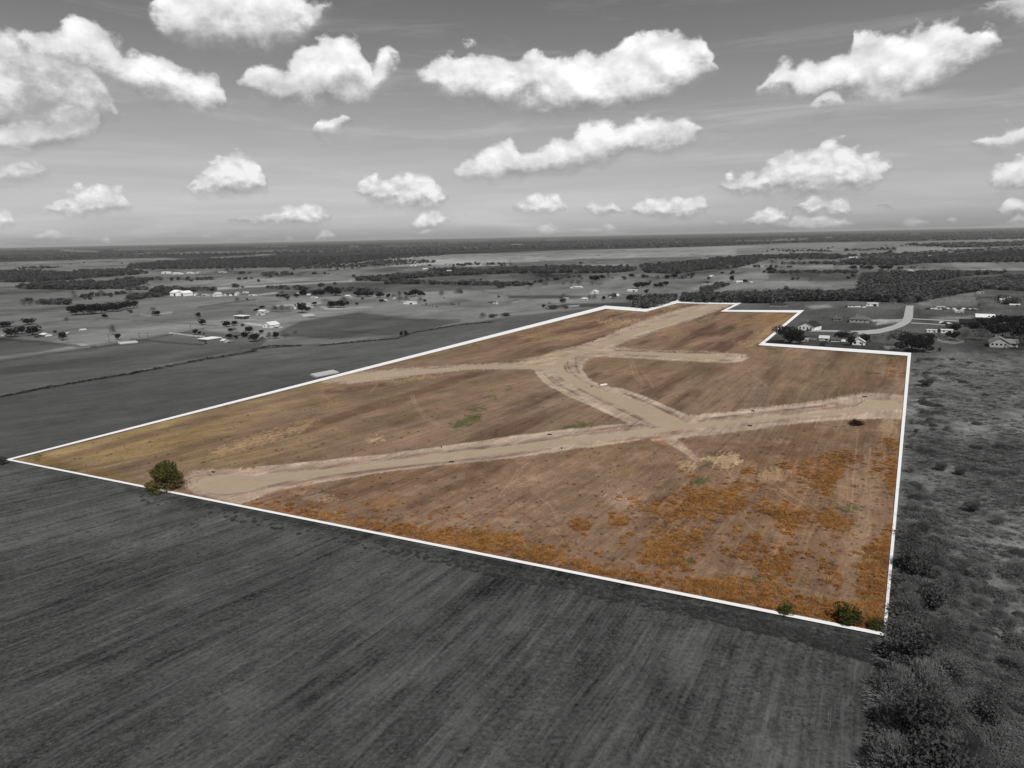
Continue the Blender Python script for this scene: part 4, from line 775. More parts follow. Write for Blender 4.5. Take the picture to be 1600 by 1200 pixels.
wood('hedgerow', [[(600,443),(640,441),(690,444),(740,443),(800,445),(820,447),(800,447.5),(700,445),(600,443.8)], [(200,436),(255,437),(255,438.5),(200,438.5)], [(262,438.2),(293,437),(336,436.4),(336,437.6),(262,439)], [(200,452),(234,451.5),(234,453.5),(200,454)], [(280,455),(335,453),(336,455),(280,457)],
   [(453,418.5),(545,415),(610,407),(680,408),(680,411),(545,419),(453,421)], [(725,414),(800,412.5),(800,414),(725,415)], [(410,429),(457,428),(457,431),(410,432)], [(670,422),(740,421),(740,424),(670,425)],
   [(1200,425.5),(1344,426),(1344,428),(1200,428)], [(1222,412.5),(1320,411.5),(1320,413.2),(1222,413.5)], [(1215,391),(1300,392),(1300,394),(1215,393)], [(1320,391),(1400,388),(1400,391),(1320,393)], [(1430,384.5),(1560,382),(1600,379),(1600,384),(1520,386),(1440,386)],
   [(1400,441),(1480,431),(1560,427),(1580,427),(1480,434),(1420,446)], [(20,419),(70,417),(100,418),(60,421)], [(120,423),(200,421),(200,425),(120,427)], [(200,470),(260,463),(240,462),(200,465)], [(60,474),(110,474),(110,476.5),(60,476)], [(1345,398),(1480,396),(1480,399),(1345,401)]],
   OAKLO+BARELO, 6.0, 2.2, .7, .62)
wood('far_woodland', [[(-100,400),(300,394),(600,388),(600,396),(300,404),(-60,409),(-100,411)], [(600,388),(800,384),(1000,380),(1200,376),(1640,366),(1640,373),(1440,376.5),(1340,377),(1230,379.5),(1140,383.5),(1000,388),(800,396),(690,397.5),(600,396)], [(-100,392),(800,376),(1640,359),(1640,364),(800,382),(-100,398)], [(1400,383),(1640,376),(1640,383),(1500,388)]], FARLO, 11, 4.0, .9, .75, 1.6)
# field-edge trees scattered over the plain, following the hedges
X_ = RNG.uniform(-60, 1660, 90000); Y_ = 384+92*RNG.uniform(0, 1, 90000)**1.25; gx, gy, t = to_ground(X_, Y_); u, v = rowuv(gx, gy); _, ce_ = cells(330, 420, 5, 14, u, v)
k = (ce_ < 7) & (vnoise(u*.01, v*.01, 4) > .45) & (fbm(u*.02, v*.02, 2, 66) > .57) & (sdist(X_, Y_, BOUND) > 5) & (RNG.uniform(size=len(X_)) < .8); k |= (RNG.uniform(size=len(X_)) < .0018) & (sdist(X_, Y_, BOUND) > 5)
k &= ~((X_ > 560) & (X_ < 1180) & (Y_ < 412)) & ~((X_ > 1195) & (X_ < 1560) & (Y_ > 470)); gx, gy, t = gx[k], gy[k], t[k]; h = RNG.uniform(3, 7.5, len(gx)); wd = np.maximum(h*RNG.uniform(.9, 1.5, len(gx)), t*1.3)
gn_scatter('scattered_hedge_trees', np.stack([gx, gy, gx*0], 1), np.stack([wd, wd, h], 1), RNG.uniform(0, 6.28, len(gx)), OAKLO+BARELO)
print('hedge trees', len(gx))
# ---- brush on the rough land to the right of the boundary
def brush():
    # density thins away from the fence line
    A = []; B = []; Cc = []; A2 = []; B2 = []; C2 = []
    X_, Y_ = px_scatter([(1424,560),(1760,548),(1900,1300),(1372,1300),(1386,992)], 5.2, 4.2)
    gx, gy, t = to_ground(X_, Y_); u, v = rowuv(gx, gy); dn = fbm(gx*.03, gy*.03, 4, 77); d2 = fbm(gx*.012+7, gy*.012, 3, 78)
    edge = np.clip(1-(X_-1424+np.maximum(0, Y_-850)*-.05)/70, 0, 1)
    keep = (dn*.75+d2*.4+edge*.25) > .60
    near_ = keep & (X_ > 1446-np.maximum(0, Y_-560)*.088) & (RNG.uniform(size=len(gx)) < .12+.26*np.clip((1490-X_+np.maximum(0, Y_-760)*.25)/90, 0, 1)); h = RNG.uniform(.4, 1.6, len(gx))*(1+edge*.6)
    A = np.stack([gx, gy, gx*0], 1)[near_]; wd = h*RNG.uniform(1.6, 3.2, len(gx)); B = np.stack([wd, wd, h], 1)[near_]
    gn_scatter('brush', A, B, RNG.uniform(0, 6.28, len(A)), [crown_mesh('brush_a', 'mound', 300, 900, M_SHRUB, .05, 1.2), crown_mesh('brush_b', 'bare', 301, 900, M_BARE, .09, 1.3, .02), crown_mesh('brush_c', 'bare', 302, 900, M_BARE, .09, 1.5, .02), crown_mesh('brush_d', 'mound', 303, 900, M_TUFT, .05, 1.4)])
    X_, Y_ = px_scatter([(1424,560),(1760,548),(1900,1300),(1372,1300),(1386,992)], 3.4, 2.8); gx, gy, t = to_ground(X_, Y_); k = (X_ > 1428-np.maximum(0, Y_-560)*.095) & (RNG.uniform(size=len(gx)) < .8*np.clip((fbm(gx*.05, gy*.05, 4, 79)-.33)*3.6, 0, 1)); gx, gy = gx[k], gy[k]
    h = RNG.uniform(.25, .7, len(gx)); wd = h*RNG.uniform(1.6, 3.4, len(gx))
    gn_scatter('rough_grass', np.stack([gx, gy, gx*0], 1), np.stack([wd, wd, h], 1), RNG.uniform(0, 6.28, len(gx)), [crown_mesh('rough_a', 'tuft', 310, 90, M_SCRUB, .035, 1.4), crown_mesh('rough_b', 'tuft', 311, 90, M_TUFT, .04, 1.6)])
brush()
# thicket along the near right corner: the bushes one can pick out
TH_PTS = [(1428,1026,34,40),(1390,1066,40,44),(1425,1040,60,64),(1462,1010,50,56),(1402,1090,60,64),(1445,1090,70,74),(1490,1065,52,60),(1398,1145,64,66),(1440,1160,76,82),(1490,1130,56,60),(1400,1215,80,84),(1455,1235,90,96),(1515,1200,60,64),(1540,1130,44,50),
   (1412,1000,26,30),(1420,962,42,48),(1455,955,44,50),(1400,935,30,36),(1412,890,34,40),(1438,905,36,42),(1460,880,36,40),(1410,850,30,38),(1436,842,26,32),(1490,925,34,44),(1535,905,30,40),(1588,905,34,44),(1575,985,26,34),(1590,1050,36,44),(1418,800,22,28),(1436,770,16,24),(1417,738,14,18),(1440,706,12,24),(1419,701,12,12),(1448,603,10,24),(1427,567,11,12),(1430,588,9,10),(1424,662,7,7),(1431,676,6,7),(1520,800,16,24),(1560,820,18,26),(1545,760,13,20),(1500,742,12,18),(1470,735,12,18),(1590,740,14,22),(1480,672,8,14)]
def thicket():
    rows = sorted(TH_PTS, key=lambda q: -q[1])
    for i, (x, y, h, w) in enumerate(rows):
        if y < 992: x = max(x, 1382+(992-y)*39/438+8+w*.62)
        elif y < 1085: x = max(x, 1388+w*.62)
        yy = 'at the bottom edge' if y > 1180 else 'below the near right corner' if y > 1000 else 'right of the near corner' if y > 880 else 'beside the lower right boundary' if y > 760 else 'beside the middle right boundary' if y > 640 else 'beside the upper right boundary'
        band = [q for q in rows if (q[1] > 1180) == (y > 1180) and (q[1] > 1000) == (y > 1000) and (q[1] > 880) == (y > 880) and (q[1] > 760) == (y > 760) and (q[1] > 640) == (y > 640)]
        k = sorted(band).index(rows[i]); dark = (i*7) % 3 == 0
        tree(x, y, h, w, 's' if dark else 't', f"{'dark leafy' if dark else 'bare grey'} shrub, {ORDW[min(k, 19)]} bush from the left {yy}", 'shrubs on the rough land right of the field')
thicket()
# ---- weeds and tufts
def in_any(X_, Y_, polys, margin=0, warp=3.5):
    gx, gy, _ = to_ground(X_, Y_); u, v = rowuv(gx, gy); wn = (fbm(u*.35, v*.18, 4, 44)-.5)*2.6*warp; d = np.full(len(X_), 99.)
    for pl in polys: d = np.minimum(d, sdist(X_, Y_, pl))
    return d+wn if margin is None else d+wn < margin
def weeds():
    X_, Y_ = px_scatter([(40,712),(400,640),(1425,555),(1390,995)], 3.2, 2.3); ob = sdist(X_, Y_, BOUND) < -5; dq = in_any(X_, Y_, ORANGE+[OSTRIP], None, 9); offroad = sdist(X_, Y_, VERGE) > 2; gx, gy, _ = to_ground(X_, Y_); u, v = rowuv(gx, gy); gate = np.clip((fbm(u*.16, v*.06, 4, 61)-.38)*5, .22, 1); inside = ob & offroad & (RNG.uniform(size=len(X_)) < np.clip(.40-dq/6, .0, .85)*gate); inside |= ob & offroad & (dq < 35) & (Y_ > 720) & (RNG.uniform(size=len(X_)) < .022)
    x, y = X_[inside], Y_[inside]; gx, gy, t = to_ground(x, y); h = RNG.uniform(.25, .85, len(gx)); wd = h*RNG.uniform(1.6, 3.2, len(gx))
    gn_scatter('orange_weeds', np.stack([gx, gy, gx*0+.02], 1), np.stack([wd, wd, h], 1), RNG.uniform(0, 6.28, len(gx)), [crown_mesh('weed_a', 'tuft', 320, 110, M_ORANGE, .035, 1.5), crown_mesh('weed_b', 'mound', 321, 140, M_ORANGE, .14, 1.2), crown_mesh('weed_c', 'tuft', 322, 90, M_STRAW, .03, 1.5)])
    sp = ob & ~inside & (sdist(X_, Y_, VERGE) > 1) & (RNG.uniform(size=len(X_)) < .05)
    x, y = X_[sp], Y_[sp]; gx, gy, t = to_ground(x, y); h = RNG.uniform(.15, .5, len(gx)); wd = h*RNG.uniform(1.2, 2.6, len(gx))
    gn_scatter('dry_tufts', np.stack([gx, gy, gx*0+.02], 1), np.stack([wd, wd, h], 1), RNG.uniform(0, 6.28, len(gx)), [crown_mesh('dry_a', 'tuft', 330, 60, M_STRAW, .04, 1.5), crown_mesh('dry_b', 'tuft', 331, 60, M_TWIGC, .05, 1.5), crown_mesh('dry_c', 'mound', 332, 60, M_TWIGC, .16, 1.2)])
    X_, Y_ = px_scatter([(-60,745),(13,724),(1382,996),(1375,1230),(-60,1230)], 5.4, 4.2); gx, gy, t = to_ground(X_, Y_); u, v = rowuv(gx, gy)
    k = (RNG.uniform(size=len(gx)) < np.clip((fbm(u*.16, v*.03, 4, 90)-.42)*3.2, 0, 1)); gx, gy = gx[k], gy[k]; h = RNG.uniform(.06, .22, len(gx)); wd = h*RNG.uniform(2.5, 5.5, len(gx))
    gn_scatter('mown_grass', np.stack([gx, gy, gx*0], 1), np.stack([wd, wd, h], 1), RNG.uniform(0, 6.28, len(gx)), [crown_mesh('mown_a', 'tuft', 340, 60, M_TUFT, .05, 1.5), crown_mesh('mown_b', 'tuft', 341, 60, M_SHRUB, .06, 1.5)])
    # ditch scrub on the left
    A = []
    for L, wv in (([(-60,633),(0,620),(60,608),(130,596),(200,584.5),(300,565),(400,548)], .7), ([(395,546),(420,541),(470,540)], .5), ([(500,540),(560,534),(620,529),(640,521),(680,514),(720,507),(770,503)], .4)):
        L = np.array(L, float)
        for a, b in zip(L[:-1], L[1:]):
            n = int(np.hypot(*(b-a))/1.1); s = RNG.uniform(0, 1, n)[:, None]; q_ = a+(b-a)*s; q_[:, 1] += RNG.normal(0, wv, n); A.append(q_)
    A = np.concatenate(A); gx, gy, t = to_ground(A[:, 0], A[:, 1]); h = RNG.uniform(.2, .7, len(gx)); wd = h*RNG.uniform(1.8, 3.6, len(gx))
    gn_scatter('ditch_scrub', np.stack([gx, gy, gx*0], 1), np.stack([wd, wd, h], 1), RNG.uniform(0, 6.28, len(gx)), [crown_mesh('ditch_a', 'mound', 350, 30, M_OAK, .34, 1.2), crown_mesh('ditch_b', 'mound', 351, 30, M_SHRUB, .34, 1.3)])
    # scrub along the outside of the near boundary
    X_, Y_ = px_scatter([(200,768),(300,786),(800,890),(1100,948),(1382,1006),(1392,1022),(1370,1040),(1240,1002),(1100,968),(800,905),(300,800),(200,780)], 4.5, 3); gx, gy, t = to_ground(X_, Y_); k = RNG.uniform(size=len(gx)) < np.clip((X_-150)/1500+fbm(gx*.08, gy*.08, 3, 5)*.6-.1, 0, .9); gx, gy = gx[k], gy[k]
    h = RNG.uniform(.2, .6, len(gx)); wd = h*RNG.uniform(1.6, 3.0, len(gx))
    gn_scatter('boundary_scrub', np.stack([gx, gy, gx*0], 1), np.stack([wd, wd, h], 1), RNG.uniform(0, 6.28, len(gx)), [crown_mesh('edge_a', 'mound', 360, 300, M_SHRUB, .09, 1.3), crown_mesh('edge_b', 'tuft', 361, 80, M_TUFT, .04, 1.5)])
weeds()
# ------------------------------------------------------------------ buildings
_mc = {}
def grey(v, rough=.7, name='painted surface'):
    k = (round(v, 3), rough)
    if k not in _mc: _mc[k] = mat_flat(f'{name} {int(v*100)}', (v, v, v), rough, .10, 1.2)
    return _mc[k]
M_GLASS = bpy.data.materials.new('dark window glass'); M_GLASS.use_nodes = True
_b = M_GLASS.node_tree.nodes['Principled BSDF']; _b.inputs['Base Color'].default_value = (.01, .01, .01, 1); _b.inputs['Roughness'].default_value = .15
def boxm(V, F, x0, x1, y0, y1, z0, z1):
    k = len(V); V += [(x0,y0,z0),(x1,y0,z0),(x1,y1,z0),(x0,y1,z0),(x0,y0,z1),(x1,y0,z1),(x1,y1,z1),(x0,y1,z1)]
    F += [(k,k+3,k+2,k+1),(k+4,k+5,k+6,k+7),(k,k+1,k+5,k+4),(k+1,k+2,k+6,k+5),(k+2,k+3,k+7,k+6),(k+3,k,k+4,k+7)]
def box_part(name, parent, mat, *b):
    V, F = [], []; boxm(V, F, *b); return part(name, mesh_of(name, V, F, mat), parent)
def building(x, y, wpx, hpx, depth, wall, roof, ridge, label, cat='house', name='house', kind='gable', yaw=-TH, wins=3, doors=1, open_front=False, group=None, wall_frac=.55):
    m = mpp(x, y); p = gp(x, y); e = thing(name, label, cat, (p.x, p.y, 0), yaw, group)
    w = wpx*m*1.05; H = hpx*m*1.03; d = depth
    if ridge == 'y' and kind == 'gable': H = min(H, w*.75+1)
    hw = H*wall_frac if kind != 'flat' else H*.9; hx, hy = w/2, d/2; V, F = [], []
    mw, mr = grey(wall), grey(roof, .6, 'roof')
    if kind == 'gable' and ridge == 'y':      # gable end faces the camera side
        V += [(-hx,-hy,0),(hx,-hy,0),(hx,hy,0),(-hx,hy,0),(-hx,-hy,hw),(hx,-hy,hw),(hx,hy,hw),(-hx,hy,hw),(0,-hy,H-.1),(0,hy,H-.1)]
        F += [(0,1,5,8,4),(2,3,7,9,6),(1,2,6,5),(3,0,4,7)]
    elif kind == 'gable':
        V += [(-hx,-hy,0),(hx,-hy,0),(hx,hy,0),(-hx,hy,0),(-hx,-hy,hw),(hx,-hy,hw),(hx,hy,hw),(-hx,hy,hw),(-hx,0,H-.1),(hx,0,H-.1)]
        F += [(0,1,5,4),(2,3,7,6),(1,2,6,9,5),(3,0,4,8,7)]
    elif open_front:
        boxm(V, F, -hx, hx, hy-.2, hy, 0, hw); boxm(V, F, -hx, -hx+.2, -hy, hy-.2, 0, hw)
        n = max(2, int(w/4))
        for i in range(n+1): xx = -hx+.25+(w-.5)*i/n; boxm(V, F, xx-.15, xx+.15, -hy, -hy+.3, 0, hw)
    else: boxm(V, F, -hx, hx, -hy, hy, 0, hw)
    part('wall', mesh_of('wall', V, F, mw), e); V, F = [], []; o = .5
    def slab(q):                               # a roof plane with thickness
        k = len(V); n = (Vector(q[1])-Vector(q[0])).cross(Vector(q[2])-Vector(q[0])).normalized()*.18; V.extend([tuple(q[i]) for i in range(4)]+[tuple(Vector(q[i])+n) for i in range(4)])
        F.extend([(k,k+3,k+2,k+1),(k+4,k+5,k+6,k+7),(k,k+1,k+5,k+4),(k+1,k+2,k+6,k+5),(k+2,k+3,k+7,k+6),(k+3,k,k+4,k+7)])
    if kind == 'gable' and ridge == 'y':
        s = (H-hw)/hx; slab([(-hx-o,-hy-o,hw-o*s),(0,-hy-o,H),(0,hy+o,H),(-hx-o,hy+o,hw-o*s)][::-1]); slab([(0,-hy-o,H),(hx+o,-hy-o,hw-o*s),(hx+o,hy+o,hw-o*s),(0,hy+o,H)][::-1])
    elif kind == 'gable':
        s = (H-hw)/hy; slab([(-hx-o,-hy-o,hw-o*s),(hx+o,-hy-o,hw-o*s),(hx+o,0,H),(-hx-o,0,H)]); slab([(-hx-o,0,H),(hx+o,0,H),(hx+o,hy+o,hw-o*s),(-hx-o,hy+o,hw-o*s)])
    elif kind == 'hip':
        r = max(0, hx-hy) if hx > hy else 0; k = len(V); V += [(-hx-o,-hy-o,hw+.01),(hx+o,-hy-o,hw+.01),(hx+o,hy+o,hw+.01),(-hx-o,hy+o,hw+.01),(-r,0,H),(r,0,H)]
        F += [(k,k+1,k+5,k+4),(k+1,k+2,k+5),(k+2,k+3,k+4,k+5),(k+3,k,k+4),(k,k+3,k+2,k+1)]
    else: boxm(V, F, -hx-.3, hx+.3, -hy-.3, hy+.3, hw, H)
    rf = part('roof', mesh_of('roof', V, F, mr), e)
    if wpx >= 7 and cat == 'house': box_part('chimney', rf, grey(.3), -hx*.35-.4, -hx*.35+.4, .3, 1.1, H-.9, H+.8)
    for i in range(wins):
        xx = -hx+w*(i+.6)/(wins+.5)
        wd = box_part('window', e, M_GLASS, xx-.55, xx+.55, -hy-.05, -hy+.02, hw*.38, hw*.78)
        if wpx > 20: box_part('frame', wd, grey(.7), xx-.7, xx+.7, -hy-.09, -hy-.055, hw*.32, hw*.38)
    for i in range(doors):
        xx = hx*.55-i*w*.3; big = cat in ('barn', 'shed', 'workshop'); ww = min(1.9, w*.11) if big else .5
        dr = box_part('door', e, grey(.015) if big else grey(.1), xx-ww, xx+ww, -hy-.06, -hy+.02, .02, hw*(.75 if big else .72))
        if wpx > 20 and not big: box_part('handle', dr, grey(.5), xx+.3, xx+.38, -hy-.12, -hy-.065, 1.0, 1.1)
    return e
B = [ # x, y, w, h, depth, wall, roof, ridge, kind, category, label
 (1265,515,24,13,15,.80,.03,'y','gable','house','white gabled house with dark roof beside the curved street'),
 (1343,503,26,10,14,.30,.13,'x','hip','house','wide grey brick house with pale paved forecourt left of the street'),
 (1309,500,11,5,7,.35,.10,'x','gable','house','small low outbuilding left of the wide grey brick house'),
 (1339,479.5,24,7,12,.70,.12,'x','gable','house','long low house with white front and grey roof beyond the brick house'),
 (1362,478,17,4.5,6,.75,.8,'x','flat','shed','long white flat roofed carport right of the long low house'),
 (1216,478.5,24,6,12,.25,.04,'x','hip','house','dark roofed low house just behind the upper right boundary'),
 (1342,538,17,11,8,.82,.72,'y','gable','house','small white house with pale roof between two dark trees'),
 (1312,533,22,6,8,.7,.10,'x','gable','house','low dark roofed house half hidden behind the spreading oak'),
 (1288,531,13,6.5,6,.72,.55,'x','gable','shed','pale shed left of the low dark roofed house'),
 (1258,533,8,3.5,3,.8,.75,'x','flat','trailer','short white trailer right of the big oak in the boundary notch'),
 (1512,509,21,10,13,.05,.02,'x','gable','house','black roofed house at the left edge of the right hand grove'),
 (1488,514,17,7,10,.35,.03,'x','gable','house','dark roofed house in front of the black roofed house'),
 (1479,520,15,5,6,.8,.7,'x','flat','shed','white flat shed in front of the dark roofed house'),
 (1468,518,6.5,3.4,3,.02,.02,'x','flat','container','small black container beside the white flat shed'),
 (1456,519,13,4,3,.82,.82,'x','flat','trailer','long white trailer parked left of the black container'),
 (1538,501,23,10,12,.72,.72,'x','gable','workshop','pale metal workshop with three dark openings above the grove'),
 (1577,473,23,8.5,14,.85,.85,'y','gable','barn','bright white barn with a dark opening near the right edge'),
 (1531.5,458.5,9,2.2,3,.85,.85,'x','flat','shed','tiny white strip shed at the upper end of the dark lane'),
 (1560,541,24,15,14,.42,.22,'y','gable','house','large gabled house with steep grey roofs before the grove'),
 (1579,541,16,11,12,.45,.20,'x','gable','garage','lower side wing standing right of the large gabled house'),
 (1470,483.5,11,4.5,4,.7,.72,'x','flat','trailer','boxy white trailer in the middle of the parked vehicle row'),
 (1499,488.5,11,1.6,3,.8,.8,'x','flat','trailer','low white flatbed trailer in front of the vehicle row'),
 (1585,478,12,3,4,.6,.5,'x','gable','shed','small pale shed in front of the bright white barn'),
 (278,462,14,8.5,20,.85,.85,'x','gable','barn','left half of the large white barn on the upper left farmland'),
 (289,462,16,7.5,16,.82,.85,'y','gable','barn','right half of the large white barn, gable with dark doors'),
 (340,463,9,6.5,10,.82,.6,'y','gable','house','white gabled house right of the white barn'),
 (354,462.5,6,5,8,.8,.10,'y','gable','house','second small white gabled house right of the barn'),
 (362,462,5,4,8,.7,.06,'y','gable','house','third house right of the barn, with the darkest roof'),
 (371,461.5,6,5.5,8,.82,.5,'y','gable','house','fourth white gabled house right of the barn'),
 (321,462.5,11,2.6,8,.7,.75,'x','flat','shed','long low white shed between barn and gabled houses'),
 (306,461.5,4,3.6,6,.75,.5,'y','gable','shed','tiny white gabled shed just right of the barn'),
 (311,463,4,2.8,5,.6,.1,'x','gable','shed','tiny dark roofed shed right of the barn'),
 (384,458,7,2.4,6,.75,.8,'x','flat','shed','small white shed at the back right of the gabled houses'),
 (395,462,9,2,8,.7,.75,'x','flat','shed','low white shed at the end of the gabled house row'),
 (378,498.5,20,5.6,9,.35,.85,'x','flat','carport','open fronted shed with white roof above the lane fork'),
 (424,511,17,8.5,11,.78,.72,'y','gable','house','white gabled house with side wing above the roadside farm'),
 (435,512,9,4,6,.6,.45,'x','gable','shed','small pale shed attached right of the white gabled house'),
 (328.5,535.5,21,7.5,13,.16,.85,'x','flat','shed','grey shed with bright white flat roof at the fence end'),
 (350,534,12,4.5,6,.7,.6,'x','gable','shed','small white shed right of the flat roofed grey shed'),
 (361,536,7,3,4,.15,.25,'x','flat','shed','little dark lean-to right of the small white shed'),
 (370,527,21,9,12,.2,.10,'x','hip','house','dark roofed farmhouse hidden among the roadside trees'),
 (412,488,13,4,8,.6,.65,'x','gable','shed','pale shed at the left end of the crowded farm sheds'),
 (407,492,10,3,6,.65,.6,'x','flat','shed','low white shed in front of the pale end shed'),
 (459,482.5,9,2.5,6,.75,.75,'x','flat','shed','thin white roofed shed behind the round dark tree'),
 (484,481,9,4,7,.5,.35,'x','gable','house','small grey house right of the round dark tree'),
 (491,465.5,9,1.8,6,.85,.85,'x','flat','shed','thin bright white roof below the left part of the tree row'),
 (483,461.5,5,2.4,6,.7,.7,'x','gable','shed','tiny white shed inside the long tree row'),
 (466,459.5,4,2,6,.8,.8,'x','flat','shed','tiny white box at the left end of the tree row'),
 (545,464,9,3,8,.5,.6,'x','gable','house','pale house between the two dark halves of the tree row'),
 (641,474.8,18,3,8,.8,.8,'x','flat','barn','long low white barn at the foot of the cattle tree row'),
 (616,467,5,3,6,.75,.6,'y','gable','shed','tiny white shed among the trees by the cattle'),
 (603,471,7,3,6,.4,.5,'x','gable','shed','small grey shed at the left end of the cattle trees'),
 (768,474.5,8,3.6,8,.85,.1,'x','gable','house','lone white house with dark roof above the middle boundary'),
 (776.5,475,4,5.5,5,.85,.5,'y','gable','shed','narrow tall white gable right of the lone white house'),
 (666,421.5,9,2.4,10,.8,.8,'x','gable','barn','far white barn at the end of the pale far lane'),
 (702,424.5,6,2.2,8,.75,.8,'x','gable','barn','far white barn behind the long tree line'),
 (646,415.5,8,2,10,.8,.8,'x','flat','barn','far flat white barn left of the dark far tree row'),
 (656,415,4,1.8,8,.7,.7,'x','flat','shed','far small white shed touching the dark far tree row'),
 (896,450,7,3.4,9,.8,.5,'y','gable','house','left white house of the pair below the middle farmland trees'),
 (905,450,9,2.8,8,.75,.7,'x','gable','house','right longer white house of the pair below the farmland trees'),
 (929,458.5,10,5.5,10,.85,.75,'y','gable','house','brightest white house above the boundary kink'),
 (915,469,9,4,8,.5,.55,'x','gable','house','grey house left of the bare trees behind the kink'),
 (965,462,6,5,8,.8,.35,'y','gable','house','white gabled house with grey roof right of the brightest house'),
 (954,464,6,3.6,8,.6,.05,'x','gable','house','dark roofed house left of the grey roofed white house'),
 (988,455,13,2.6,8,.8,.85,'x','flat','barn','long thin white barn behind the round tree clump'),
 (884,467,7,1.7,6,.7,.75,'x','flat','shed','thin pale shed on the strip left of the boundary kink'),
 (1009,464,8,3,8,.5,.6,'x','gable','shed','grey shed behind the left part of the trees at the kink'),
 (1023.5,465,4.5,4.5,6,.85,.6,'y','gable','shed','narrow white gable rising behind the kink trees'),
 (1104,444,11,5,10,.7,.05,'x','hip','house','dark roofed white house alone on the right centre ground'),
 (1111,432,6,2.2,8,.85,.85,'x','flat','barn','small bright white barn beyond the lone dark roofed house'),
 (1156,442,9,3.2,9,.7,.8,'x','gable','barn','pale barn left of the round tree on the right centre ground'),
 (1173,442,4,2.2,6,.7,.6,'x','gable','shed','tiny pale shed right of the round tree'),
 (1333,403,11,1.8,14,.85,.85,'x','flat','barn','far long white barn on the upper right farmland'),
 (1294,403,3.4,1.7,12,.85,.85,'x','flat','shed','far tiny white shed left of the far long white barn'),
 (1345,437.3,3.6,2,8,.85,.85,'x','flat','shed','tiny white shed at the left edge of the right woods'),
 (1537,398.3,14,2.2,14,.85,.85,'x','flat','barn','far row of white barns before the far right woods'),
 (1564,397.3,16,1.4,14,.8,.8,'x','flat','barn','far thin white barn at the right of the barn row'),
 (1423,424,6,3,10,.7,.6,'y','gable','house','pale house buried in the upper right woods'),
 (1417,426,4,2.4,8,.8,.8,'y','gable','shed','tiny white shed left of the buried pale house'),
 (1451,401,5,2,12,.7,.7,'x','flat','barn','far small barn in the gap between the right woods'),
 (113,434,9,2.4,14,.8,.85,'y','gable','barn','white barn on the edge of the far left woods'),
 (132,481.5,6,4,10,.6,.7,'y','gable','house','pale roofed house hidden in the dense tree clump'),
 (71,525,12,4.5,8,.8,.72,'x','gable','house','white house right of the far left farmyard trees'),
 (62,527,9,4,6,.12,.06,'x','gable','shed','dark shed left of the white farmyard house'),
 (6,527,7,4.5,6,.25,.3,'y','gable','shed','grey shed at the very left edge of the picture'),
 (129,517,7,3.4,6,.82,.6,'y','gable','shed','white shed with a lean-to on the left pasture'),
 (106,521.5,4,2.2,4,.8,.8,'x','flat','trough','tiny white trough between farmyard and pasture shed'),
 (260,427.5,12,3,14,.8,.8,'x','flat','barn','far white barn at the left of the far farm row'),
 (278,428.5,16,2.6,14,.75,.7,'x','gable','barn','far long pale barn in the middle of the far farm row'),
 (298,427.5,9,2.4,12,.8,.75,'x','gable','barn','far pale barn right of the middle of the far farm row'),
 (311,427,6,2.2,12,.75,.8,'x','flat','barn','far small barn towards the right of the far farm row'),
 (348,426.2,11,1.7,12,.82,.85,'x','flat','barn','far thin white barn at the right end of the far farm row'),
]
for (x, y, w, h, d, wa, ro, rg, kd, cat, lab) in B:
    mw = w*mpp(x, y)
    if w < 12 and wa > .6: wa *= (.62, .8, 1.0)[(x*7+int(y)) % 3 if isinstance(x, int) else 0]; ro *= .8
    nm = {'house': 'house', 'barn': 'barn', 'shed': 'shed', 'trailer': 'trailer', 'container': 'container', 'workshop': 'workshop', 'garage': 'garage', 'carport': 'carport', 'trough': 'water_trough'}[cat]
    wins = 0 if w < 8 or cat in ('barn', 'container', 'carport', 'workshop', 'trough') else (4 if w > 20 else 2)
    dz = 0 if cat in ('container', 'carport', 'trough') or w < 6 else (3 if cat == 'workshop' else 1)
    e = building(x, y, w, h, min(d, mw*1.2) if w > 6 else d, wa, ro, rg, lab, cat, nm, kd, (-R(44) if x == 1265 else -TH if w > 6 else 0.0), wins, dz, open_front=(cat == 'carport'), wall_frac=.62 if cat in ('workshop', 'barn') else .52)
# ------------------------------------------------------------------ vehicles
def car_mesh(L=4.6, W=1.8, H=1.5, van=0):
    V, F = [], []; pr = [(-L/2,.35),(-L/2,.8),(-L*.46,.92),(-L*.40,H) if van else (-L*.32,.98),(-L*.38,H) if van else (-L*.2,H),(L*.12,H),(L*.26,.98),(L*.46,.86),(L/2,.7),(L/2,.35)]
    n = len(pr)
    for s in (-1, 1):
        for a, b in pr: V.append((a, s*W/2*(1 if b < 1.05 else .86), b))
    F += [tuple(range(n))[::-1][::-1], tuple(range(n, 2*n))[::-1]]
    for i in range(n): j = (i+1) % n; F.append((i, n+i, n+j, j))
    return V, F
def wheel_mesh():
    V, F = [], []; n = 10
    for s in (-.11, .11):
        for i in range(n): a = 2*math.pi*i/n; V.append((math.cos(a)*.34, s, math.sin(a)*.34))
    F += [tuple(range(n)), tuple(range(n, 2*n))[::-1]]+[(i, n+i, n+(i+1) % n, (i+1) % n) for i in range(n)]
    return mesh_of('wheel', V, F, grey(.015, .9))
WHEEL = wheel_mesh(); CARB = {}
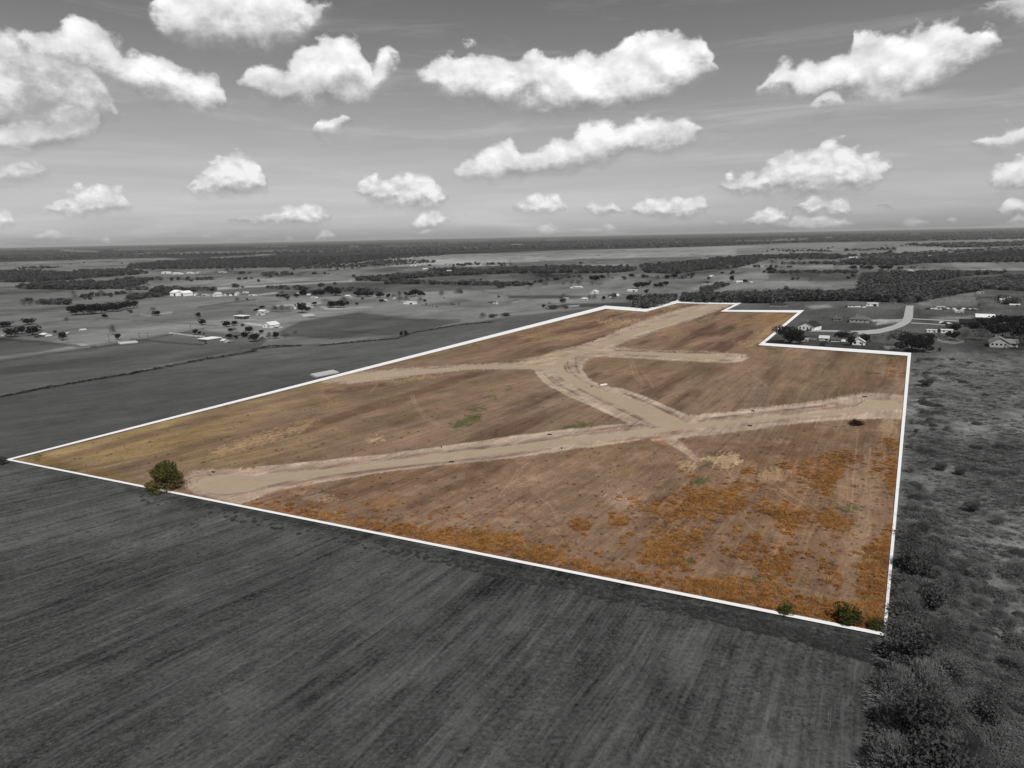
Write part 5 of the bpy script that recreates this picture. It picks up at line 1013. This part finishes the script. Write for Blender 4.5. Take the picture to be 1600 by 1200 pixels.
def car(x, y, val, ang, label, group, van=0):
    k = (val, van)
    if k not in CARB: V, F = car_mesh(5.2 if van else 4.6, 1.9, 1.9 if van else 1.5, van); CARB[k] = mesh_of('body', V, F, mat_flat('car paint %d' % int(val*100), (val,)*3, .3, .02, 1, spec=.5))
    p = gp(x, y); e = thing('parked_van' if van else 'parked_car', label, 'van' if van else 'car', (p.x, p.y, 0), ang, group); part('body', CARB[k], e)
    if 'g' not in CARB:
        V, F = [], []; boxm(V, F, -1.0, .75, -.93*.86-.015, .93*.86+.015, 1.03, 1.36); CARB['g'] = mesh_of('window_band', V, F, M_GLASS)
    part('side_windows', CARB['g'], e)
    for sx in (-1, 1):
        for sy in (-1, 1): w_ = part('wheel', WHEEL, e); w_.location = (sx*1.4, sy*.86, .34)
CARS = [((1450,483.5),.02),((1457,483.6),.7),((1462,484),.5),((1477,484),.05),((1481,483.2),.6),((1486,482.6),.02),((1491,484),.55),((1494,486),.75),((1498,484.2),.03),((1502,486),.6),((1506,484),.7),((1511,484.5),.05),((1516,484.2),.6),((1520,485),.02),((1524,484.5),.3)]
CW = {.02:'black', .03:'black', .05:'dark', .3:'grey', .5:'grey', .55:'light grey', .6:'silver', .7:'white', .75:'white'}
for i, ((x, y), v) in enumerate(CARS): car(x, y, v, random.uniform(-.6, .3), f'{CW[v]} vehicle, {ORDW[i]} from the left in the long vehicle row', 'vehicles parked in the long row right of the street', i % 4 == 2)
for (x, y), v, lab in [((1472,505.5),.75,'white van left on the driveway right of the street'), ((1476,506.8),.03,'black car behind the white van on the driveway'), ((1482,506.5),.75,'white car nearest the dark roofed house'), ((1264,515.8+1.2),.03,'black car in front of the white gabled house'), ((1277,517),.6,'silver car at the right corner of the white gabled house'),
        ((1335,503.8),.7,'white car before the wide grey brick house'), ((1349,504.2),.75,'second white car before the wide grey brick house'), ((1357,502.6),.04,'dark car on the pale forecourt edge'), ((1336,521.5),.03,'small black car at the bend of the street'), ((1231,534.5),.7,'white car under the big oak in the notch'), ((1241,536),.65,'pale car under the right side of the notch oak'), ((1319,534.5),.75,'white pickup beside the spreading oak'), ((1565,542.8),.8,'white car in front of the large gabled house'), ((1340,480.6),.75,'white car before the long low house'), ((1590,478.5),.04,'dark car near the bright white barn')]:
    car(x, y, v, random.uniform(-.5, .2), lab, None, 'van' in lab or 'pickup' in lab)
# ------------------------------------------------------------------ cattle
def cow_mesh():
    V, F = [], []
    tube(V, F, (-.95,0,1.05), (-.5,0,1.08), .28, .38, 8); tube(V, F, (-.5,0,1.08), (.5,0,1.0), .38, .42, 8); tube(V, F, (.5,0,1.0), (.85,0,1.12), .40, .24, 8)
    tube(V, F, (.8,0,1.1), (1.2,0,.75), .20, .14, 7); tube(V, F, (1.15,0,.82), (1.42,0,.45), .14, .09, 7); tube(V, F, (-.95,0,1.2), (-1.05,0,.6), .035, .03, 4)
    for sx in (-.72, .62):
        for sy in (-.2, .2): tube(V, F, (sx,sy,.9), (sx+.03,sy,.45), .13, .07, 6); tube(V, F, (sx+.03,sy,.47), (sx,sy,.0), .065, .055, 6)
    for sy in (-1, 1): tube(V, F, (1.12,sy*.1,.92), (1.08,sy*.28,.95), .05, .02, 4)
    return V, F
COW = [mesh_of('cow', *cow_mesh(), grey(.015, .8)), mesh_of('cow', *cow_mesh(), grey(.12, .8))]
for i, (x, y) in enumerate([(655,474),(660,476.8),(665.5,477.2),(666,475.2),(671,478.2),(676,479.2),(682.5,480),(694,465.7),(700,476.2),(705.5,474),(706,476.4),(709,476),(711,476.3),(717,475.8)]):
    p = gp(x, y+.4); o = bpy.data.objects.new('cow', COW[0 if i % 4 else 1] if i != 5 else COW[0]); COL.objects.link(o); o.location = p; o.rotation_euler = (0, 0, random.uniform(0, 6.28)); o.scale = (1.15,)*3
    o['label'] = f"{'dark' if (i % 4 or i == 5) else 'grey'} cow, {ORDW[i]} from the left of the cattle grazing on open pasture"; o['category'] = 'cow'; o['group'] = 'cattle grazing beside the dark tree row'
# ------------------------------------------------------------------ poles and lamps
for x, y, h, lab, k in [(171,535,14,'utility pole standing left of the pair of lane trees',1),(218,528,9,'utility pole beside the lane left of the crossing pole',1),(231.5,531.5,12,'taller utility pole at the lane crossing on the left',1),(298,514,8,'utility pole beside the lane near the lane fork',1),
        (1368.5,515.5,14,'street lamp on the lawn inside the bend of the street',0),(1367.5,532,9,'short pole on the lawn below the bend of the street',1),(1395,534,7,'short pole left of the large corner oak',1),(1388.5,533,8,'short pole among the small lawn trees',1),(1263,471,9,'left one of two thin poles before the tree line',1),(1267,471,7,'right one of two thin poles before the tree line',1),
        (1421.5,477,11,'utility pole at the far end of the street',1),(1409,476,9,'utility pole left of the far end of the street',1),(1433,488,8,'street lamp at the left end of the vehicle row',0),(1553,481,18,'tall thin mast on the paddock left of the white barn',1),(1408,491,11,'utility pole on the left verge of the street',1),(1588,461,5,'small pole on the paddock above the white barn',1),(1421,470,8,'thin pole rising from the street end trees',1)]:
    m = mpp(x, y); p = gp(x, y); H = h*m; lamp = k == 0; e = thing('street_lamp' if lamp else 'utility_pole', lab, 'lamp' if lamp else 'pole', (p.x, p.y, 0), -TH)
    V, F = [], []; tube(V, F, (0,0,0), (0,0,H), .22, .15, 8); part('pole', mesh_of('pole', V, F, grey(.10)), e)
    if lamp: box_part('arm', e, grey(.15), -.06, 1.6, -.06, .06, H-.4, H-.28); box_part('lamp_head', e, grey(.08), 1.3, 2.1, -.18, .18, H-.55, H-.41)
    else:
        a = box_part('crossarm', e, grey(.10), -1.4, 1.4, -.32, -.2, H-1.0, H-.8)
        for q in (-1.2, 0, 1.2): box_part('insulator', a, grey(.4), q-.07, q+.07, -.33, -.19, H-.795, H-.55)
# ------------------------------------------------------------------ white rail fence
def rail_fence(pts, label, val, h, step, name='rail_fence'):
    P3 = [gp(*q) for q in pts]; e = thing(name, label, 'fence', P3[0]); o0 = P3[0]; mt = grey(val)
    for a, b in zip(P3[:-1], P3[1:]):
        d = b-a; n = max(1, round(d.length/step)); 
        for i in range(n):
            q = a+d*i/n-o0; V, F = [], []; boxm(V, F, q.x-.13, q.x+.13, q.y-.13, q.y+.13, 0, h); part('post', mesh_of('post', V, F, mt), e)
        for z in (h*.35, h*.62, h*.9):
            V, F = [], []; s = d.normalized().cross(Vector((0,0,1)))*.16; u_ = Vector((0,0,.16)); A_, B_ = a-o0+Vector((0,0,z)), b-o0+Vector((0,0,z))
            V += [A_-s, A_+s, A_+s+u_, A_-s+u_, B_-s, B_+s, B_+s+u_, B_-s+u_]; F += [(0,1,2,3),(7,6,5,4),(0,4,5,1),(1,5,6,2),(2,6,7,3),(3,7,4,0)]; part('rail', mesh_of('rail', V, F, mt), e)
rail_fence([(265,522),(280,523.5),(300,526),(320,528)], 'white rail fence running right to the flat roofed shed', .8, 1.5, 6.0)
rail_fence([(1529,466.5),(1558,466.5),(1560,462)], 'dark rail fence round the paddock left of the white barn', .06, 1.5, 7.0)
# ------------------------------------------------------------------ wrapped bale rows
def bale_rows(c0, c1, c2, n, label, grp, r):
    a, b, c = gp(*c0), gp(*c1), gp(*c2)      # a->b across the row ends, a->c along
    for i in range(n):
        s = a+(b-a)*(i+.5)/n; e_ = s+(c-a); d = e_-s; L = d.length; V, F = [], []; k = max(4, int(L/1.5)); m_ = 9
        for j in range(k*2+1):
            t_ = L*j/(k*2); rr = r*(1.0 if j % 2 else .86); 
            for q in range(m_): an = math.pi*2*q/m_; V.append((math.cos(an)*rr, t_, r*.9+math.sin(an)*rr))
        for j in range(k*2):
            for q in range(m_): q2 = (q+1) % m_; F.append((j*m_+q, j*m_+q2, (j+1)*m_+q2, (j+1)*m_+q))
        F.append(tuple(range(m_))[::-1]); F.append(tuple(k*2*m_+q for q in range(m_)))
        o = bpy.data.objects.new('wrapped_bale_row', mesh_of('wrapped_bale_row', V, F, grey(.36 if i % 2 else .45, .6))); COL.objects.link(o); o.location = s; o.rotation_euler = (0, 0, math.atan2(-d.x, d.y))
        o['label'] = label.format(o=ORDW[i]); o['category'] = 'hay bales'; o['group'] = grp
bale_rows((485,587.5), (494,591.2), (520,580.8), 6, 'white wrapped row of round bales, {o} from the left above the boundary', 'wrapped bale rows above the long left boundary', .8)
bale_rows((184,537.5), (188,539.3), (212,535), 3, 'pale wrapped bale row, {o} from the back on the field below the lane', 'wrapped bale rows on the left field', 1.0)
bale_rows((470,494), (474,496.3), (488,492.3), 3, 'pale bale row, {o} from the left below the crowded farm sheds', 'pale bale rows below the farm sheds', 1.0)
# ------------------------------------------------------------------ on the site: brush pile, culverts, pipes
p = gp(1337, 664); m = mpp(1337, 664); e = thing('brush_pile', 'dark pile of cleared branches below the right hand turning circle', 'brush pile', p)
def sticks(seed, n, w, h, r):
    rng = np.random.default_rng(seed); V, F = [], []
    for i in range(n):
        an = rng.uniform(0, 6.28); q = rng.uniform(0, .8)*w; b = Vector((math.cos(an)*q, math.sin(an)*q*.7, rng.uniform(.0, .5)*h*(1-q/w))); t = Vector((rng.normal()*1.2, rng.normal()*1.0, rng.uniform(.1, 1.4))).normalized()*rng.uniform(.8, 2.6); tube(V, F, b, b+t, r*rng.uniform(.6, 1.5), r*.3, 3)
    return V, F
M_DEAD = mat_flat('dead dark wood', (.035,.02,.015), .9, .3, 2); M_DEAD2 = mat_flat('weathered brown wood', (.10,.055,.04), .9, .3, 2)
part('dark_branches', mesh_of('dark_branches', *sticks(3, 420, 12*m, 9*m, .11), M_DEAD), e); part('brown_branches', mesh_of('brown_branches', *sticks(4, 140, 10*m, 9*m, .09), M_DEAD2), e)
V, F = [], []; rr = np.random.default_rng(8)
for i in range(26): a = i/26*6.283; q = 5.2*m*(1+.2*rr.normal()); V.append((math.cos(a)*q, math.sin(a)*q*.8, 0))
V.append((0, 0, 3.5*m)); F += [(i, (i+1) % 26, 26) for i in range(26)]; part('heap_core', mesh_of('heap_core', V, F, M_DEAD), e)
CUL = [(334,738.5,'the left turning circle'),(690,699.5,'the far side of the long gravel road'),(706,722.5,'the near side of the long gravel road'),(859,679.5,'the far verge left of the main junction'),(877.5,701.5,'the near verge left of the main junction'),(1177,642.8,'the far verge of the right hand road'),(1172,666,'the near verge of the right hand road'),
   (900,572.8,'the ditch inside the road bend'),(925,604.5,'the lower end of the bend ditch'),(719,578.5,'the left hand side road'),(540,598,'the far left turning circle'),(1351,620.5,'the right hand turning circle'),(1160,559.5,'the end of the short spur road'),(1055,550.8,'the far side of the short spur road'),(987,513.5,'the left verge of the upper road'),(1018,519,'the right verge of the upper road'),(926,534.5,'the verge where the upper road leaves the bend'),(1128,480,'the top end of the upper road')]
M_PIPE = mat_flat('black corrugated pipe', (.015,.016,.02), .5, .1, 3); M_HEAD = mat_flat('pale rough concrete', C8(190,170,155), .9, .2, 2)
for x, y, lab in CUL:
    p = gp(x, y); e = thing('culvert_end', 'small dark culvert pipe at '+lab, 'culvert', p, random.uniform(-1.2, .2)-.4); e.scale = (.6,)*3; V, F = [], []
    for j in range(9):
        t_ = -1.6+j*.4; r_ = .42 if j % 2 else .36
        for q in range(10): an = q/10*6.283; V.append((t_, math.cos(an)*r_, .42+math.sin(an)*r_))
    for j in range(8):
        for q in range(10): F.append((j*10+q, j*10+(q+1) % 10, (j+1)*10+(q+1) % 10, (j+1)*10+q))
    F += [tuple(range(10)), tuple(range(80, 90))[::-1]]; part('pipe', mesh_of('pipe', V, F, M_PIPE), e); box_part('headwall', e, M_HEAD, 1.62, 1.85, -1.1, 1.1, 0, .55)
e0 = gp(938, 603.2); e = thing('pipe_bundle', 'bundle of white pipes lying beside the bend of the upper road', 'pipes', e0, 0); dv_ = gp(948.5, 601.8)-e0
for i in range(6):
    V, F = [], []; off = Vector((0, (i % 3)*.42, .2+.36*(i//3))); tube(V, F, off, off+dv_, .2, .2, 8); part('pipe', mesh_of('pipe', V, F, grey(.75)), e)
# silt/loose soil ring at the near culvert is painted in the field; small stones on the pale patches
M_STONE = mat_flat('pale limestone rubble', C8(205,180,160), .9, .2, 2)
V, F = [], []; V = [(-.5,-.4,0),(.5,-.5,0),(.45,.4,0),(-.4,.5,0),(-.3,-.2,.45),(.3,-.3,.38),(.25,.25,.5),(-.2,.3,.4)]; F = [(0,1,5,4),(1,2,6,5),(2,3,7,6),(3,0,4,7),(4,5,6,7)]
ST_ = mesh_of('stone', V, F, M_STONE)
A = []
for pl, n in [([(930,760),(1005,745),(1010,785),(945,790)], 60), ([(470,768),(530,772),(530,783),(480,782)], 22), ([(1070,620),(1100,620),(1095,630),(1075,630)], 8)]:
    P_ = np.asarray(pl, float); X_ = RNG.uniform(P_[:, 0].min(), P_[:, 0].max(), n); Y_ = RNG.uniform(P_[:, 1].min(), P_[:, 1].max(), n); k = sdist(X_, Y_, P_) < 0; A.append(np.stack([X_[k], Y_[k]], 1))
A = np.concatenate(A); gx, gy, t = to_ground(A[:, 0], A[:, 1]); s = RNG.uniform(.10, .35, len(gx)); gn_scatter('rubble', np.stack([gx, gy, gx*0+.02], 1), np.stack([s, s, s], 1), RNG.uniform(0, 6, len(gx)), [ST_])
# ------------------------------------------------------------------ thin air haze over the whole plain
if HAZE > 0:
    V, F = [], []; boxm(V, F, -52000, 52000, -52000, 52000, -2.0, 96.0)
    m = bpy.data.materials.new('thin air haze'); m.use_nodes = True; m.node_tree.nodes.clear(); pv_ = m.node_tree.nodes.new('ShaderNodeVolumePrincipled'); om = m.node_tree.nodes.new('ShaderNodeOutputMaterial')
    pv_.inputs['Color'].default_value = (.9, .9, .9, 1); pv_.inputs['Density'].default_value = HAZE; pv_.inputs['Anisotropy'].default_value = 0; m.node_tree.links.new(pv_.outputs[0], om.inputs['Volume'])
    hz = bpy.data.objects.new('haze', mesh_of('haze', V, F, m)); COL.objects.link(hz); hz['kind'] = 'stuff'; m.cycles.homogeneous_volume = True
